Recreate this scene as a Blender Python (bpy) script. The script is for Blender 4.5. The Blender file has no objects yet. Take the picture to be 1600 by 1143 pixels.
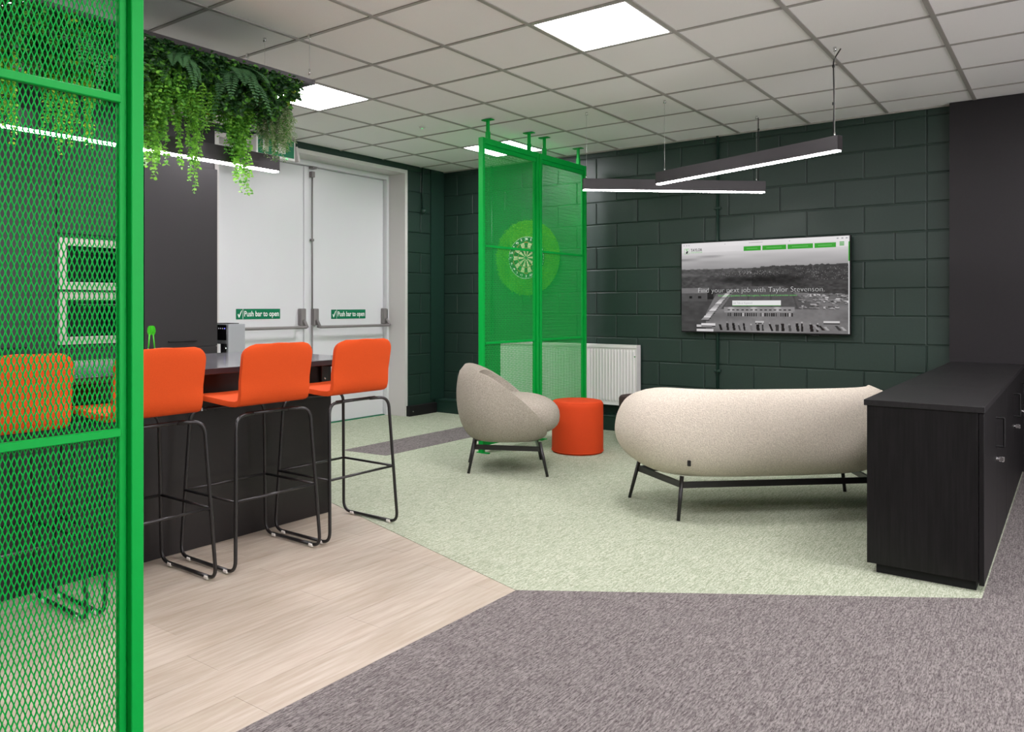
import bpy, bmesh, math, random
import numpy as np
from mathutils import Vector, Matrix
R = math.radians
random.seed(7)
rng = np.random.default_rng(11)
SC = bpy.context.scene
COL = SC.collection

# ------------------------------------------------------------------ camera
H = 1.205          # eye height
CE = 2.757         # ceiling height
YW = 7.029         # back wall plane
XW = -5.869        # left wall plane
cd = bpy.data.cameras.new('camera')
cam = bpy.data.objects.new('camera', cd)
COL.objects.link(cam)
cam.location = (0, 0, H)
cam.rotation_euler = (R(90), 0, 0.6475)
cd.sensor_fit = 'HORIZONTAL'
cd.sensor_width = 36.0
cd.lens = 36.0 * 1229.99 / 1600.0
cd.shift_x = (800 - 753.13) / 1600.0
cd.shift_y = -(571.5 - 478.62) / 1600.0
cd.clip_start = 0.05
SC.camera = cam
# ------------------------------------------------------------------ world, exposure
w = bpy.data.worlds.new('world'); SC.world = w
w.use_nodes = True
w.node_tree.nodes['Background'].inputs[0].default_value = (0.9, 0.95, 1.0, 1)
w.node_tree.nodes['Background'].inputs[1].default_value = 0.15
SC.view_settings.view_transform = 'Standard'
SC.view_settings.look = 'None'
SC.view_settings.gamma = 1.0
SC.view_settings.use_curve_mapping = False
SC.view_settings.exposure = 0.0
PANEL_E = 39.0      # ceiling light panels
LED_E = 32.0        # linear pendants
# daylight from a window wall assumed on the right, unseen, added for side light
DAY_W = 150.0
ld = bpy.data.lights.new('daylight', 'AREA'); ld.shape = 'RECTANGLE'; ld.size = 4.4; ld.size_y = 1.75; ld.energy = DAY_W; ld.color = (1.0, .965, 1.0)
lo = bpy.data.objects.new('daylight', ld); COL.objects.link(lo); lo.location = (3.25, 3.2, 1.72); lo.rotation_euler = (R(90), 0, R(90))
SC.cycles.max_bounces = 8
SC.cycles.diffuse_bounces = 5
SC.cycles.glossy_bounces = 4
SC.cycles.use_denoising = True
SC.cycles.sample_clamp_indirect = 6.0

# ------------------------------------------------------------------ materials
def s2l(c):
    return tuple(((v / 255.0) / 12.92 if v <= 10 else (((v / 255.0) + .055) / 1.055) ** 2.4) for v in c)

def mat(name, col, rough=.5, metal=0.0, spec=.5, emit=None, estr=0.0, coat=0.0):
    m = bpy.data.materials.new(name); m.use_nodes = True
    b = m.node_tree.nodes['Principled BSDF']
    b.inputs['Base Color'].default_value = (*col, 1)
    b.inputs['Roughness'].default_value = rough
    b.inputs['Metallic'].default_value = metal
    b.inputs['Specular IOR Level'].default_value = spec
    b.inputs['Coat Weight'].default_value = coat
    if emit is not None:
        b.inputs['Emission Color'].default_value = (*emit, 1)
        b.inputs['Emission Strength'].default_value = estr
    return m

def noise_mat(name, c1, c2, scale, vec=(1, 1, 1), rough=.6, bump=0.0, bdist=.002, detail=4, lo=.35, hi=.65,
              spec=.4, rot=(0, 0, 0), rough_n=.6, c3=None, scale2=None, vec2=(1, 1, 1), amt2=.5):
    """principled whose colour runs between c1 and c2 with a stretched object-space noise, plus a bump from it"""
    m = mat(name, c1, rough, spec=spec)
    nt = m.node_tree; n = nt.nodes; l = nt.links
    b = n['Principled BSDF']
    tc = n.new('ShaderNodeTexCoord')
    mp = n.new('ShaderNodeMapping'); mp.inputs['Scale'].default_value = vec; mp.inputs['Rotation'].default_value = rot
    l.new(tc.outputs['Object'], mp.inputs['Vector'])
    no = n.new('ShaderNodeTexNoise'); no.inputs['Scale'].default_value = scale
    no.inputs['Detail'].default_value = detail; no.inputs['Roughness'].default_value = rough_n
    l.new(mp.outputs['Vector'], no.inputs['Vector'])
    cr = n.new('ShaderNodeValToRGB')
    cr.color_ramp.elements[0].position = lo; cr.color_ramp.elements[1].position = hi
    cr.color_ramp.elements[0].color = (*c1, 1); cr.color_ramp.elements[1].color = (*c2, 1)
    l.new(no.outputs['Fac'], cr.inputs['Fac'])
    out = cr.outputs['Color']
    if c3 is not None:
        mp2 = n.new('ShaderNodeMapping'); mp2.inputs['Scale'].default_value = vec2; mp2.inputs['Rotation'].default_value = rot
        l.new(tc.outputs['Object'], mp2.inputs['Vector'])
        n2 = n.new('ShaderNodeTexNoise'); n2.inputs['Scale'].default_value = scale2; n2.inputs['Detail'].default_value = 3
        l.new(mp2.outputs['Vector'], n2.inputs['Vector'])
        r2 = n.new('ShaderNodeValToRGB')
        r2.color_ramp.elements[0].position = .42; r2.color_ramp.elements[1].position = .66
        r2.color_ramp.elements[0].color = (0, 0, 0, 1); r2.color_ramp.elements[1].color = (amt2, amt2, amt2, 1)
        l.new(n2.outputs['Fac'], r2.inputs['Fac'])
        mx = n.new('ShaderNodeMix'); mx.data_type = 'RGBA'
        l.new(r2.outputs['Color'], mx.inputs['Factor'])
        l.new(out, mx.inputs['A']); mx.inputs['B'].default_value = (*c3, 1)
        out = mx.outputs['Result']
    l.new(out, b.inputs['Base Color'])
    if bump > 0:
        bp = n.new('ShaderNodeBump'); bp.inputs['Strength'].default_value = bump; bp.inputs['Distance'].default_value = bdist
        l.new(no.outputs['Fac'], bp.inputs['Height'])
        l.new(bp.outputs['Normal'], b.inputs['Normal'])
    return m

M = {}
M['block'] = noise_mat('painted_block', (.0042, .0235, .0145), (.006, .0285, .0185), 60, rough=.53, bump=.25, bdist=.0015, spec=.68)
M['wall_dark'] = noise_mat('painted_plaster', (.0085, .030, .021), (.011, .035, .025), 30, rough=.4, bump=.1, bdist=.001)
M['charcoal'] = noise_mat('charcoal_paint', (.013, .0115, .013), (.016, .014, .016), 120, rough=.42, bump=.12, bdist=.001)
M['wall_light'] = mat('light_paint', (.80, .79, .77), .7)
M['tile'] = noise_mat('mineral_tile', (.88, .87, .865), (.93, .92, .915), 220, rough=.9, bump=.2, bdist=.001, spec=.2)
M['tbar'] = mat('grid_bar_shaded', (.36, .345, .32), .5)  # grey holds the shadow gap beside the bars as well as their paint
M['slab'] = mat('slab', (.3, .3, .3), .9)
M['green'] = mat('green_powder_coat', (.001, .385, .052), .45, spec=.18)
M['carpet_green'] = noise_mat('green_carpet_pile', s2l((126, 136, 112)), s2l((187, 193, 173)), 92, (2.3, .5, 1), .95, .5, .004, 5, .37, .56, spec=.1, rough_n=.8,
                              c3=s2l((116, 132, 102)), scale2=50, vec2=(2.8, .2, 1), amt2=.5)
M['carpet_grey'] = noise_mat('grey_carpet_pile', s2l((62, 57, 56)), s2l((140, 135, 132)), 92, (2.3, .5, 1), .95, .5, .004, 5, .36, .57, spec=.1, rough_n=.8,
                             c3=s2l((70, 63, 65)), scale2=50, vec2=(2.8, .2, 1), amt2=.5)
M['plank'] = []
for k, (a, b_) in enumerate([((165, 153, 135), (187, 179, 164)), ((169, 157, 139), (190, 182, 167)), ((162, 150, 132), (184, 176, 161)), ((171, 159, 142), (191, 183, 168))]):
    M['plank'].append(noise_mat('oak_vinyl_%d' % k, s2l(a), s2l(b_), 9, (3.2, .35, 1), .42, .06, .001, 6, .3, .68, spec=.35,
                                c3=s2l((143, 125, 104)), scale2=16, vec2=(4, .2, 1), amt2=.32))
M['orange'] = noise_mat('orange_wool', (.52, .056, .007), (.61, .074, .011), 500, rough=.85, bump=.15, bdist=.0006, spec=.2)
M['orange_vinyl'] = noise_mat('orange_felt', (.56, .048, .0075), (.62, .060, .0095), 400, rough=.8, bump=.12, bdist=.0006, spec=.25)
M['brown'] = noise_mat('brown_felt', (.045, .030, .026), (.06, .04, .035), 400, rough=.85, bump=.12, bdist=.0006, spec=.2)
M['boucle_shaded'] = noise_mat('shaded_boucle', s2l((140, 134, 122)), s2l((176, 169, 156)), 150, rough=.95, bump=.7, bdist=.004, detail=3, lo=.3, hi=.7, spec=.1)  # same boucle as the sofa, the chair's dimmer light put into its colour
M['boucle'] = noise_mat('boucle', s2l((186, 178, 162)), s2l((222, 214, 198)), 150, rough=.95, bump=.9, bdist=.005, detail=3, lo=.3, hi=.7, spec=.1)
M['black_metal'] = mat('black_metal', (.012, .011, .011), .33, spec=.5)
M['black'] = mat('matt_black', (.008, .008, .008), .62, spec=.25)
M['black_wood'] = noise_mat('black_wood', (.0035, .0032, .0033), (.010, .009, .0095), 30, (3, 3, .16), .46, .2, .0008, 5, .35, .7, spec=.3)
M['black_wood_top'] = noise_mat('black_wood_top', (.008, .0075, .008), (.018, .017, .0175), 26, (3, .2, 1), .42, .2, .0008, 5, .35, .7, spec=.5)
M['kitchen'] = noise_mat('kitchen_laminate', (.016, .0145, .0155), (.020, .018, .019), 300, rough=.45, bump=.06, bdist=.0005, spec=.45)
M['island'] = noise_mat('island_laminate', (.0065, .005, .005), (.0085, .0065, .0063), 40, rough=.38, bump=.03, bdist=.0005, spec=.45)
M['worktop'] = noise_mat('dark_stone_laminate', (.055, .054, .060), (.24, .24, .26), 10, (2.2, .6, 1), .12, 0, .001, 7, .35, .75, spec=.5, rough_n=.7)
M['worktop_edge'] = mat('worktop_edge', (.03, .022, .024), .3)
M['white_gloss'] = mat('white_gloss_paint', (.66, .665, .68), .32, spec=.45)
M['white_frame'] = mat('white_frame_paint', (.60, .58, .56), .4)
M['rad'] = mat('radiator_enamel', (.78, .77, .75), .35)
M['steel'] = mat('brushed_steel', (.50, .45, .41), .36, metal=.6)
M['grey_metal'] = mat('grey_lacquer', (.20, .185, .182), .42)
M['chrome'] = mat('chrome', (.75, .75, .75), .15, metal=1)
M['glass_black'] = mat('black_glass', (.004, .004, .005), .06, spec=.6)
M['machine'] = mat('machine_silver', (.33, .35, .36), .4, metal=.2)
M['machine_dark'] = mat('machine_recess', (.15, .15, .17), .5)
M['clear'] = mat('clear_plastic', (.75, .72, .66), .2)
M['sign_green'] = mat('sign_green', (.0, .17, .075), .4)
M['sign_white'] = mat('sign_white', (.80, .80, .78), .5)
M['light'] = mat('light_diffuser', (.9, .9, .9), .5, emit=(1.0, .94, .995), estr=PANEL_E)
M['led'] = mat('led_strip', (.9, .9, .9), .5, emit=(1.0, .945, .94), estr=LED_E)
M['pendant'] = noise_mat('pendant_black', (.019, .017, .018), (.024, .021, .022), 300, rough=.4, bump=.05, bdist=.0005)
M['wire'] = mat('steel_wire', (.5, .5, .48), .4, metal=.6)
M['cable'] = mat('black_cable', (.01, .01, .01), .5)
M['leaf_dark'] = noise_mat('leaf_dark', (.014, .058, .018), (.040, .125, .034), 30, rough=.45)
M['leaf_mid'] = noise_mat('leaf_mid', (.075, .26, .030), (.14, .40, .05), 30, rough=.5)
M['leaf_bright'] = noise_mat('leaf_bright', (.17, .45, .035), (.28, .62, .08), 30, rough=.5)
M['leaf_yellow'] = mat('leaf_yellow', (.38, .52, .04), .5)
M['leaf_silver'] = noise_mat('leaf_silver', (.22, .32, .14), (.50, .58, .36), 30, rough=.5)
M['leaf_fern'] = noise_mat('leaf_fern', (.055, .15, .060), (.10, .25, .095), 20, rough=.5)
M['turf'] = noise_mat('turf', (.16, .40, .010), (.34, .70, .025), 60, rough=.7)
M['db_black'] = mat('board_black', (.012, .012, .012), .7)
M['db_cream'] = mat('board_cream', (.62, .52, .36), .7)
M['db_red'] = mat('board_red', (.42, .02, .02), .7)
M['db_green'] = mat('board_green', (.01, .17, .05), .7)
M['dart_green'] = mat('dart_flight_green', (.06, .52, .02), .4)
M['led_blue'] = mat('display_blue', (.1, .1, .4), .4, emit=(.2, .2, 1), estr=2)
M['led_white'] = mat('display_white', (.3, .3, .3), .4, emit=(.8, .8, .9), estr=.5)
M['led_green'] = mat('pilot_light', (.1, .5, .1), .4, emit=(.1, 1, .25), estr=2)
for nm in ('leaf_dark', 'leaf_mid', 'leaf_bright', 'leaf_yellow', 'leaf_silver', 'leaf_fern', 'turf'):
    nt = M[nm].node_tree; b = nt.nodes['Principled BSDF']; o_ = nt.nodes['Material Output']
    tr = nt.nodes.new('ShaderNodeBsdfTranslucent'); mx = nt.nodes.new('ShaderNodeMixShader'); mx.inputs[0].default_value = .38
    if b.inputs['Base Color'].is_linked: nt.links.new(b.inputs['Base Color'].links[0].from_socket, tr.inputs['Color'])
    else: tr.inputs['Color'].default_value = b.inputs['Base Color'].default_value
    nt.links.new(b.outputs[0], mx.inputs[1]); nt.links.new(tr.outputs[0], mx.inputs[2]); nt.links.new(mx.outputs[0], o_.inputs['Surface'])
SCREEN_E = .92
def flat_emit(name, col, k=SCREEN_E):
    m = bpy.data.materials.new(name); m.use_nodes = True
    b = m.node_tree.nodes['Principled BSDF']
    b.inputs['Base Color'].default_value = (0, 0, 0, 1); b.inputs['Roughness'].default_value = .25
    b.inputs['Emission Color'].default_value = (*s2l(col), 1); b.inputs['Emission Strength'].default_value = k
    return m
M['scr_white'] = flat_emit('screen_white', (232, 232, 232))
M['scr_green'] = flat_emit('screen_green', (48, 160, 40))
M['scr_dark'] = flat_emit('screen_dark', (40, 40, 44))
M['scr_grey'] = flat_emit('screen_grey', (170, 170, 174))
M['scr_pale'] = flat_emit('screen_pale_green', (110, 195, 105))
m = bpy.data.materials.new('screen_picture'); m.use_nodes = True
b = m.node_tree.nodes['Principled BSDF']; b.inputs['Base Color'].default_value = (0, 0, 0, 1); b.inputs['Roughness'].default_value = .25
at = m.node_tree.nodes.new('ShaderNodeVertexColor'); at.layer_name = 'picture'
m.node_tree.links.new(at.outputs['Color'], b.inputs['Emission Color']); b.inputs['Emission Strength'].default_value = SCREEN_E
M['scr_pic'] = m

# ------------------------------------------------------------------ helpers
def link(o, parent=None):
    COL.objects.link(o)
    if parent is not None:
        o.parent = parent
    return o

def obj(name, bm, m, parent=None, smooth=False):
    me = bpy.data.meshes.new(name)
    bm.normal_update()
    bm.to_mesh(me); bm.free()
    for x in (m if isinstance(m, (list, tuple)) else [m]):
        me.materials.append(x)
    if smooth:
        me.polygons.foreach_set('use_smooth', [True] * len(me.polygons))
    return link(bpy.data.objects.new(name, me), parent)

def obj_py(name, v, f, m, parent=None, smooth=False, mi=None):
    me = bpy.data.meshes.new(name)
    me.from_pydata([tuple(x) for x in v], [], f)
    for x in (m if isinstance(m, (list, tuple)) else [m]):
        me.materials.append(x)
    if mi is not None:
        me.polygons.foreach_set('material_index', mi)
    if smooth:
        me.polygons.foreach_set('use_smooth', [True] * len(me.polygons))
    me.update()
    return link(bpy.data.objects.new(name, me), parent)

def inst(name, me, loc, parent=None, rot=(0, 0, 0)):
    o = bpy.data.objects.new(name, me); o.location = loc; o.rotation_euler = rot
    return link(o, parent)

def tag(o, label, cat, group=None, kind=None):
    o['label'] = label
    if cat: o['category'] = cat
    if group: o['group'] = group
    if kind: o['kind'] = kind
    return o

def thing(name, label, cat, loc=(0, 0, 0), rz=0.0, group=None):
    o = bpy.data.objects.new(name, None); COL.objects.link(o)
    o.location = loc; o.rotation_euler = (0, 0, rz)
    o.empty_display_size = .1
    return tag(o, label, cat, group)

def struct(o, label=None):
    o['kind'] = 'structure'
    if label: o['label'] = label
    return o

def dup(root, loc, label, rz=None):
    r = root.copy(); COL.objects.link(r); r.location = loc; r['label'] = label
    if rz is not None: r.rotation_euler = (0, 0, rz)
    for ch in list(root.children):
        c = ch.copy(); COL.objects.link(c); c.parent = r
        for g in list(ch.children):
            d = g.copy(); COL.objects.link(d); d.parent = c
    return r

def box(bm, x0, x1, y0, y1, z0, z1, bev=0.0, seg=1):
    r = bmesh.ops.create_cube(bm, size=1.0)
    vs = r['verts']
    for v in vs:
        v.co.x = (x0 + x1) / 2 + v.co.x * (x1 - x0)
        v.co.y = (y0 + y1) / 2 + v.co.y * (y1 - y0)
        v.co.z = (z0 + z1) / 2 + v.co.z * (z1 - z0)
    if bev > 0:
        es = list({e for v in vs for e in v.link_edges})
        bmesh.ops.bevel(bm, geom=es, offset=bev, segments=seg, affect='EDGES', profile=.5)
    return bm

def bx(x0, x1, y0, y1, z0, z1, bev=0.0, seg=1):
    return box(bmesh.new(), x0, x1, y0, y1, z0, z1, bev, seg)

def fillet(pts, rad, seg=6):
    pts = [Vector(p) for p in pts]
    out = [pts[0]]
    for i in range(1, len(pts) - 1):
        a, b, c = pts[i - 1], pts[i], pts[i + 1]
        d1 = (a - b); d2 = (c - b)
        r = min(rad, d1.length * .49, d2.length * .49)
        p1 = b + d1.normalized() * r; p2 = b + d2.normalized() * r
        for k in range(seg + 1):
            t = k / seg
            out.append(p1.lerp(b, t).lerp(b.lerp(p2, t), t))
    out.append(pts[-1])
    return out

def tube(bm, pts, r, n=10, caps=True):
    pts = [Vector(p) for p in pts]
    rings = []
    t0 = (pts[1] - pts[0]).normalized()
    up = Vector((0, 0, 1)) if abs(t0.z) < .9 else Vector((1, 0, 0))
    nx = t0.cross(up).normalized()
    for i, p in enumerate(pts):
        if i == 0: t = pts[1] - pts[0]
        elif i == len(pts) - 1: t = pts[-1] - pts[-2]
        else: t = (pts[i + 1] - pts[i]).normalized() + (pts[i] - pts[i - 1]).normalized()
        t.normalize()
        nx = (nx - t * nx.dot(t)).normalized()
        ny = t.cross(nx)
        rr = r[i] if isinstance(r, (list, tuple)) else r
        rings.append([bm.verts.new(p + (nx * math.cos(2 * math.pi * k / n) + ny * math.sin(2 * math.pi * k / n)) * rr) for k in range(n)])
    for a, b_ in zip(rings[:-1], rings[1:]):
        for k in range(n):
            bm.faces.new((a[k], a[(k + 1) % n], b_[(k + 1) % n], b_[k]))
    if caps:
        bm.faces.new(rings[0][::-1]); bm.faces.new(rings[-1])
    return bm

def tb(pts, r, n=10):
    return tube(bmesh.new(), pts, r, n)

def lathe(prof, n=48, center=(0, 0, 0)):
    bm = bmesh.new(); rings = []
    cx, cy, cz = center
    for (r, z) in prof:
        if r < 1e-6: rings.append([bm.verts.new((cx, cy, cz + z))])
        else: rings.append([bm.verts.new((cx + r * math.cos(2 * math.pi * k / n), cy + r * math.sin(2 * math.pi * k / n), cz + z)) for k in range(n)])
    for a, b_ in zip(rings[:-1], rings[1:]):
        if len(a) == 1 and len(b_) == 1: continue
        for k in range(n):
            k2 = (k + 1) % n
            if len(a) == 1: bm.faces.new((a[0], b_[k2], b_[k]))
            elif len(b_) == 1: bm.faces.new((a[k], a[k2], b_[0]))
            else: bm.faces.new((a[k], a[k2], b_[k2], b_[k]))
    bmesh.ops.recalc_face_normals(bm, faces=bm.faces)
    return bm

def prism(poly, z0, z1):
    bm = bmesh.new()
    a = [bm.verts.new((x, y, z0)) for x, y in poly]; b_ = [bm.verts.new((x, y, z1)) for x, y in poly]
    bm.faces.new(b_); bm.faces.new(a[::-1])
    for k in range(len(poly)):
        k2 = (k + 1) % len(poly)
        bm.faces.new((a[k], a[k2], b_[k2], b_[k]))
    bmesh.ops.recalc_face_normals(bm, faces=bm.faces)
    return bm

def clip(poly, nx, ny, d):
    """keep nx*x+ny*y <= d"""
    out = []
    for i in range(len(poly)):
        p, q = poly[i], poly[(i + 1) % len(poly)]
        sp = nx * p[0] + ny * p[1] - d; sq = nx * q[0] + ny * q[1] - d
        if sp <= 0: out.append(p)
        if (sp < 0 < sq) or (sq < 0 < sp):
            t = sp / (sp - sq); out.append((p[0] + (q[0] - p[0]) * t, p[1] + (q[1] - p[1]) * t))
    return out

def text(name, body, size, m, parent, loc, rot, align='CENTER', ext=.0004, bold=0.0, width=None, space=1.0):
    c = bpy.data.curves.new(name, 'FONT'); c.body = body; c.size = size
    c.align_x = align; c.align_y = 'CENTER'; c.extrude = ext; c.offset = bold; c.resolution_u = 3; c.space_character = space
    t = bpy.data.objects.new(name, c); COL.objects.link(t)
    bpy.context.view_layer.update()
    me = bpy.data.meshes.new_from_object(t.evaluated_get(bpy.context.evaluated_depsgraph_get()))
    me.name = name
    bpy.data.objects.remove(t)
    if width is not None:
        xs = [v.co.x for v in me.vertices]; k = width / (max(xs) - min(xs))
        for v in me.vertices: v.co.x *= k
    me.materials.clear(); me.materials.append(m)
    o = bpy.data.objects.new(name, me); o.location = loc; o.rotation_euler = rot
    return link(o, parent)

FX = (R(90), 0, R(90))     # flat print facing +X
FY = (R(90), 0, 0)         # flat print facing -Y

# ================================================================== SETTING
# ---- floor: sub floor with vinyl planks and carpets
XR, YF = 3.2, -3.4
floor = struct(obj('floor', bx(-6.3, XR, YF, YW + .1, -.12, -.006), M['slab']), 'room floor of pale vinyl planks, green carpet and grey carpet')
corner = (-1.90, 2.753)
ux, uy = .311, 1.0         # vinyl/green edge: x*.311+y = const
edge_d = corner[0] * ux + corner[1] * uy
pw, pl = .184, 1.22
ix = 0
x = -1.9
while x > -5.9:
    x0, x1 = max(x - pw, -5.9), x
    y = YF - ((ix * .47) % 1.0) * pl
    while y < 4.6:
        poly = [(x0 + .0005, max(y, YF) + .0005), (x1 - .0005, max(y, YF) + .0005), (x1 - .0005, y + pl - .0005), (x0 + .0005, y + pl - .0005)]
        if y + pl > YF + .05:
            poly = clip(poly, ux, uy, edge_d)
            if len(poly) >= 3:
                o = obj('plank', prism(poly, -.006, 0.0), M['plank'][(ix * 7 + int((y + 10) * 3)) % 4], floor)
        y += pl
    x -= pw; ix += 1
gx = -.314
gpoly = [corner, (gx, 3.835), (gx, YW), (-6.2, YW), (-6.2, (edge_d + 6.2 * ux))]
obj('green_carpet', prism(gpoly[::-1], -.006, .002), M['carpet_green'], floor)
obj('grey_carpet', prism([(-1.9, YF), (XR, YF), (XR, YW), (gx, YW), (gx, 3.835), corner], -.006, .002), M['carpet_grey'], floor)
obj('grey_carpet_strip', prism([(-4.91, 4.55), (-4.45, 4.60), (-4.45, 6.84), (-4.91, 6.84)], .002, .0032), M['carpet_grey'], floor)

# ---- ceiling
ceil = struct(obj('ceiling', bx(-6.3, XR, YF, YW + .1, CE + .03, CE + .15), M['slab']), 'suspended ceiling of pale square tiles in a metal grid')
GX0, GY0 = -.6156, 4.2152
lights = {(-5 + 10 - 2 - 0, 0)}
xs = [GX0 + .6 * k for k in range(-6, 10)]          # -> from 2.98.. to  (GX0-.6k)
gxs = [GX0 - .6 * k for k in range(-6, 10)]          # grid lines in X
gys = [GY0 + .6 * k for k in range(-12, 6)]
gxs = sorted([g for g in gxs if XW - .05 < g < XR])
gys = sorted([g for g in gys if YF < g < YW])
ex = [XW] + gxs + [XR]; ey = [YF] + gys + [YW]
def is_light(xc, yc):
    for lx, ly in LIGHTS:
        if abs(xc - lx) < .1 and abs(yc - ly) < .1: return True
    return False
LIGHTS = [(-2.1156, 3.9152), (-4.5156, 3.9152), (-4.5156, 6.3152), (-4.5156, 1.5152), (-2.1156, 1.5152), (.2844, 3.9152), (.2844, 1.5152),
          (-2.1156, -.8848), (.2844, -.8848), (2.6844, 3.9152), (2.6844, 1.5152), (-4.5156, -.8848)]  # panels out of view are assumed, added to brighten floor and ceiling
tile_cache = {}
for i in range(len(ex) - 1):
    for j in range(len(ey) - 1):
        x0, x1, y0, y1 = ex[i], ex[i + 1], ey[j], ey[j + 1]
        if x1 - x0 < .03 or y1 - y0 < .03: continue
        xc, yc = (x0 + x1) / 2, (y0 + y1) / 2
        if is_light(xc, yc): continue
        key = (round(x1 - x0, 3), round(y1 - y0, 3))
        if key not in tile_cache:
            a, b_ = key[0] / 2 - .006, key[1] / 2 - .006
            bm = bx(-a, a, -b_, b_, 0, .016, .003)
            o = obj('tile', bm, M['tile'], ceil); tile_cache[key] = o.data; o.location = (xc, yc, CE + .005)
        else:
            inst('tile', tile_cache[key], (xc, yc, CE + .005), ceil)
for g in gxs:
    obj('grid_bar', bx(g - .0125, g + .0125, YF, YW, CE - .001, CE + .004), M['tbar'], ceil)
for j, g in enumerate(gys):
    bm = bmesh.new()
    for i in range(len(ex) - 1):
        box(bm, ex[i] + (.0125 if i else 0), ex[i + 1] - .0125, g - .0115, g + .0115, CE - .0005, CE + .004)
    obj('grid_bar', bm, M['tbar'], ceil)
obj('edge_trim', bx(XW, -.78, YW - .02, YW, CE - .006, CE + .004), M['tbar'], ceil)

lab_light = {0: 'square lit ceiling panel at the top of the picture, nearest of all', 1: 'square lit ceiling panel beside the end of the hanging plant tray',
             2: 'square lit ceiling panel behind the far green mesh screens', 3: 'square lit ceiling panel above the kitchen, seen through the near mesh'}
for k, (lx, ly) in enumerate(LIGHTS):
    t = thing('ceiling_light', lab_light.get(k, 'square lit ceiling panel assumed out of view, added to light the room'), 'light', (lx, ly, CE), 0, 'square ceiling light panels')
    bm = bmesh.new(); a = .2875
    for (p, q, r_, s) in ((-a, a, -a, -a + .012), (-a, a, a - .012, a), (-a, -a + .012, -a + .012, a - .012), (a - .012, a, -a + .012, a - .012)):
        box(bm, p, q, r_, s, -.001, .02)
    obj('frame', bm, M['white_frame'], t)
    obj('diffuser', bx(-a + .012, a - .012, -a + .012, a - .012, .001, .012), M['light'], t)
t = thing('ceiling_sensor', 'tiny white ceiling sensor with a green pilot light over the walkway', 'sensor', (-4.53, 5.13, CE + .0045))
obj('housing', lathe([(0, 0), (.028, 0), (.028, -.004), (.020, -.012), (0, -.014)], 20), M['white_frame'], t)
obj('pilot_light', lathe([(0, -.0142), (.007, -.0142), (.005, -.017), (0, -.018)], 10), M['led_green'], t)
# ---- back wall
wb = struct(obj('wall_back', bx(-6.3, XR, YW + .009, YW + .2, 0, CE + .03), M['block']), 'dark green painted block wall with the television')
def block_mesh(w_, h_, seed):
    rr = random.Random(seed); a, b_ = w_ / 2, h_ / 2; g = .0045
    def ring(ins, y, jit=0):
        return [(sx * (a - ins) + rr.uniform(-jit, jit), y, sz * (b_ - ins) + rr.uniform(-jit, jit)) for sx, sz in ((-1, -1), (1, -1), (1, 1), (-1, 1))]
    v = ring(g, .010) + ring(g, .003, .0008) + ring(g + .005, rr.uniform(-.0012, .0006), .0012)
    f = [(8, 9, 10, 11)]
    for r0 in (0, 4):
        for k in range(4):
            f.append((r0 + k, r0 + (k + 1) % 4, r0 + 4 + (k + 1) % 4, r0 + 4 + k))
    me = bpy.data.meshes.new('block'); me.from_pydata(v, [], f); me.materials.append(M['block']); me.update()
    return me
bcache = {}
def put_block(parent, c, w_, h_, rz=0.0):
    key = (round(w_, 3), round(h_, 3), random.randrange(4))
    if key not in bcache: bcache[key] = block_mesh(w_, h_, hash(key) % 1000)
    inst('block', bcache[key], c, parent, (0, 0, rz))
courses = [2.025 + .225 * 3] + [2.025 + .225 * k for k in (2, 1, 0)] + [2.025 - .225 * k for k in range(1, 9)]
zl = [CE] + courses + [0.0]
for r_ in range(len(zl) - 1):
    z1, z0 = zl[r_], zl[r_ + 1]
    # the course 1.575..1.8 has joints at -1.168 (odd)
    k15 = round((z0 - 1.575) / .225)
    off = -.943 - (.225 if k15 % 2 == 0 else 0.0)
    js = [-.943]
    xj = off if off < -.943 - .1 else -.943 - .45
    while xj > XW + .06:
        js.append(xj); xj -= .45
    js.append(XW)
    for a, b_ in zip(js[:-1], js[1:]):
        put_block(wb, ((a + b_) / 2, YW, (z0 + z1) / 2), a - b_, z1 - z0)
    put_block(wb, ((-.943 - .70) / 2, YW, (z0 + z1) / 2), .243, z1 - z0)
struct(obj('trim_1', bx(-.78, XR, YW - .075, YW + .0, 0, CE + .002), M['charcoal']), 'charcoal boarded pier at the right end of the block wall')
struct(obj('baseboard_back', bx(XW + .02, -.80, YW - .18, YW - .003, .002, .135, .004), M['wall_dark']), 'low dark green boxed ledge along the foot of the block wall')
obj('cap_strip', bx(XW + .02, -.80, YW - .186, YW - .004, .135, .147, .003), M['wall_dark'], bpy.data.objects['baseboard_back'])

# ---- left wall with door opening
DY0, DY1, DZ = 4.02, 6.36, 2.66
wl = struct(obj('wall_left', bx(-6.34, XW - .009, DY1 + .04, YW, 0, CE + .03), M['block']), 'dark green painted block wall beside the white double doors')
obj('lintel', bx(-6.34, XW, DY0 - .04, DY1 + .04, DZ + .03, CE + .03), M['wall_dark'], wl)
obj('panel', bx(-6.34, XW, YF, DY0 - .04, 0, CE + .03), M['charcoal'], wl)
for r_ in range(len(zl) - 1):
    z1, z0 = zl[r_], zl[r_ + 1]
    if r_ % 2 == 0:
        put_block(wl, (XW, (6.40 + 6.785) / 2, (z0 + z1) / 2), .385, z1 - z0, R(90))
    else:
        put_block(wl, (XW, (6.40 + 6.615) / 2, (z0 + z1) / 2), .215, z1 - z0, R(90))
        put_block(wl, (XW, (6.615 + 6.785) / 2, (z0 + z1) / 2), .17, z1 - z0, R(90))
struct(obj('trim_2', bx(XW - .009, XW + .006, 6.795, YW - .003, .147, CE), M['wall_dark']), 'plain dark green boxing in the corner of the room')
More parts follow.
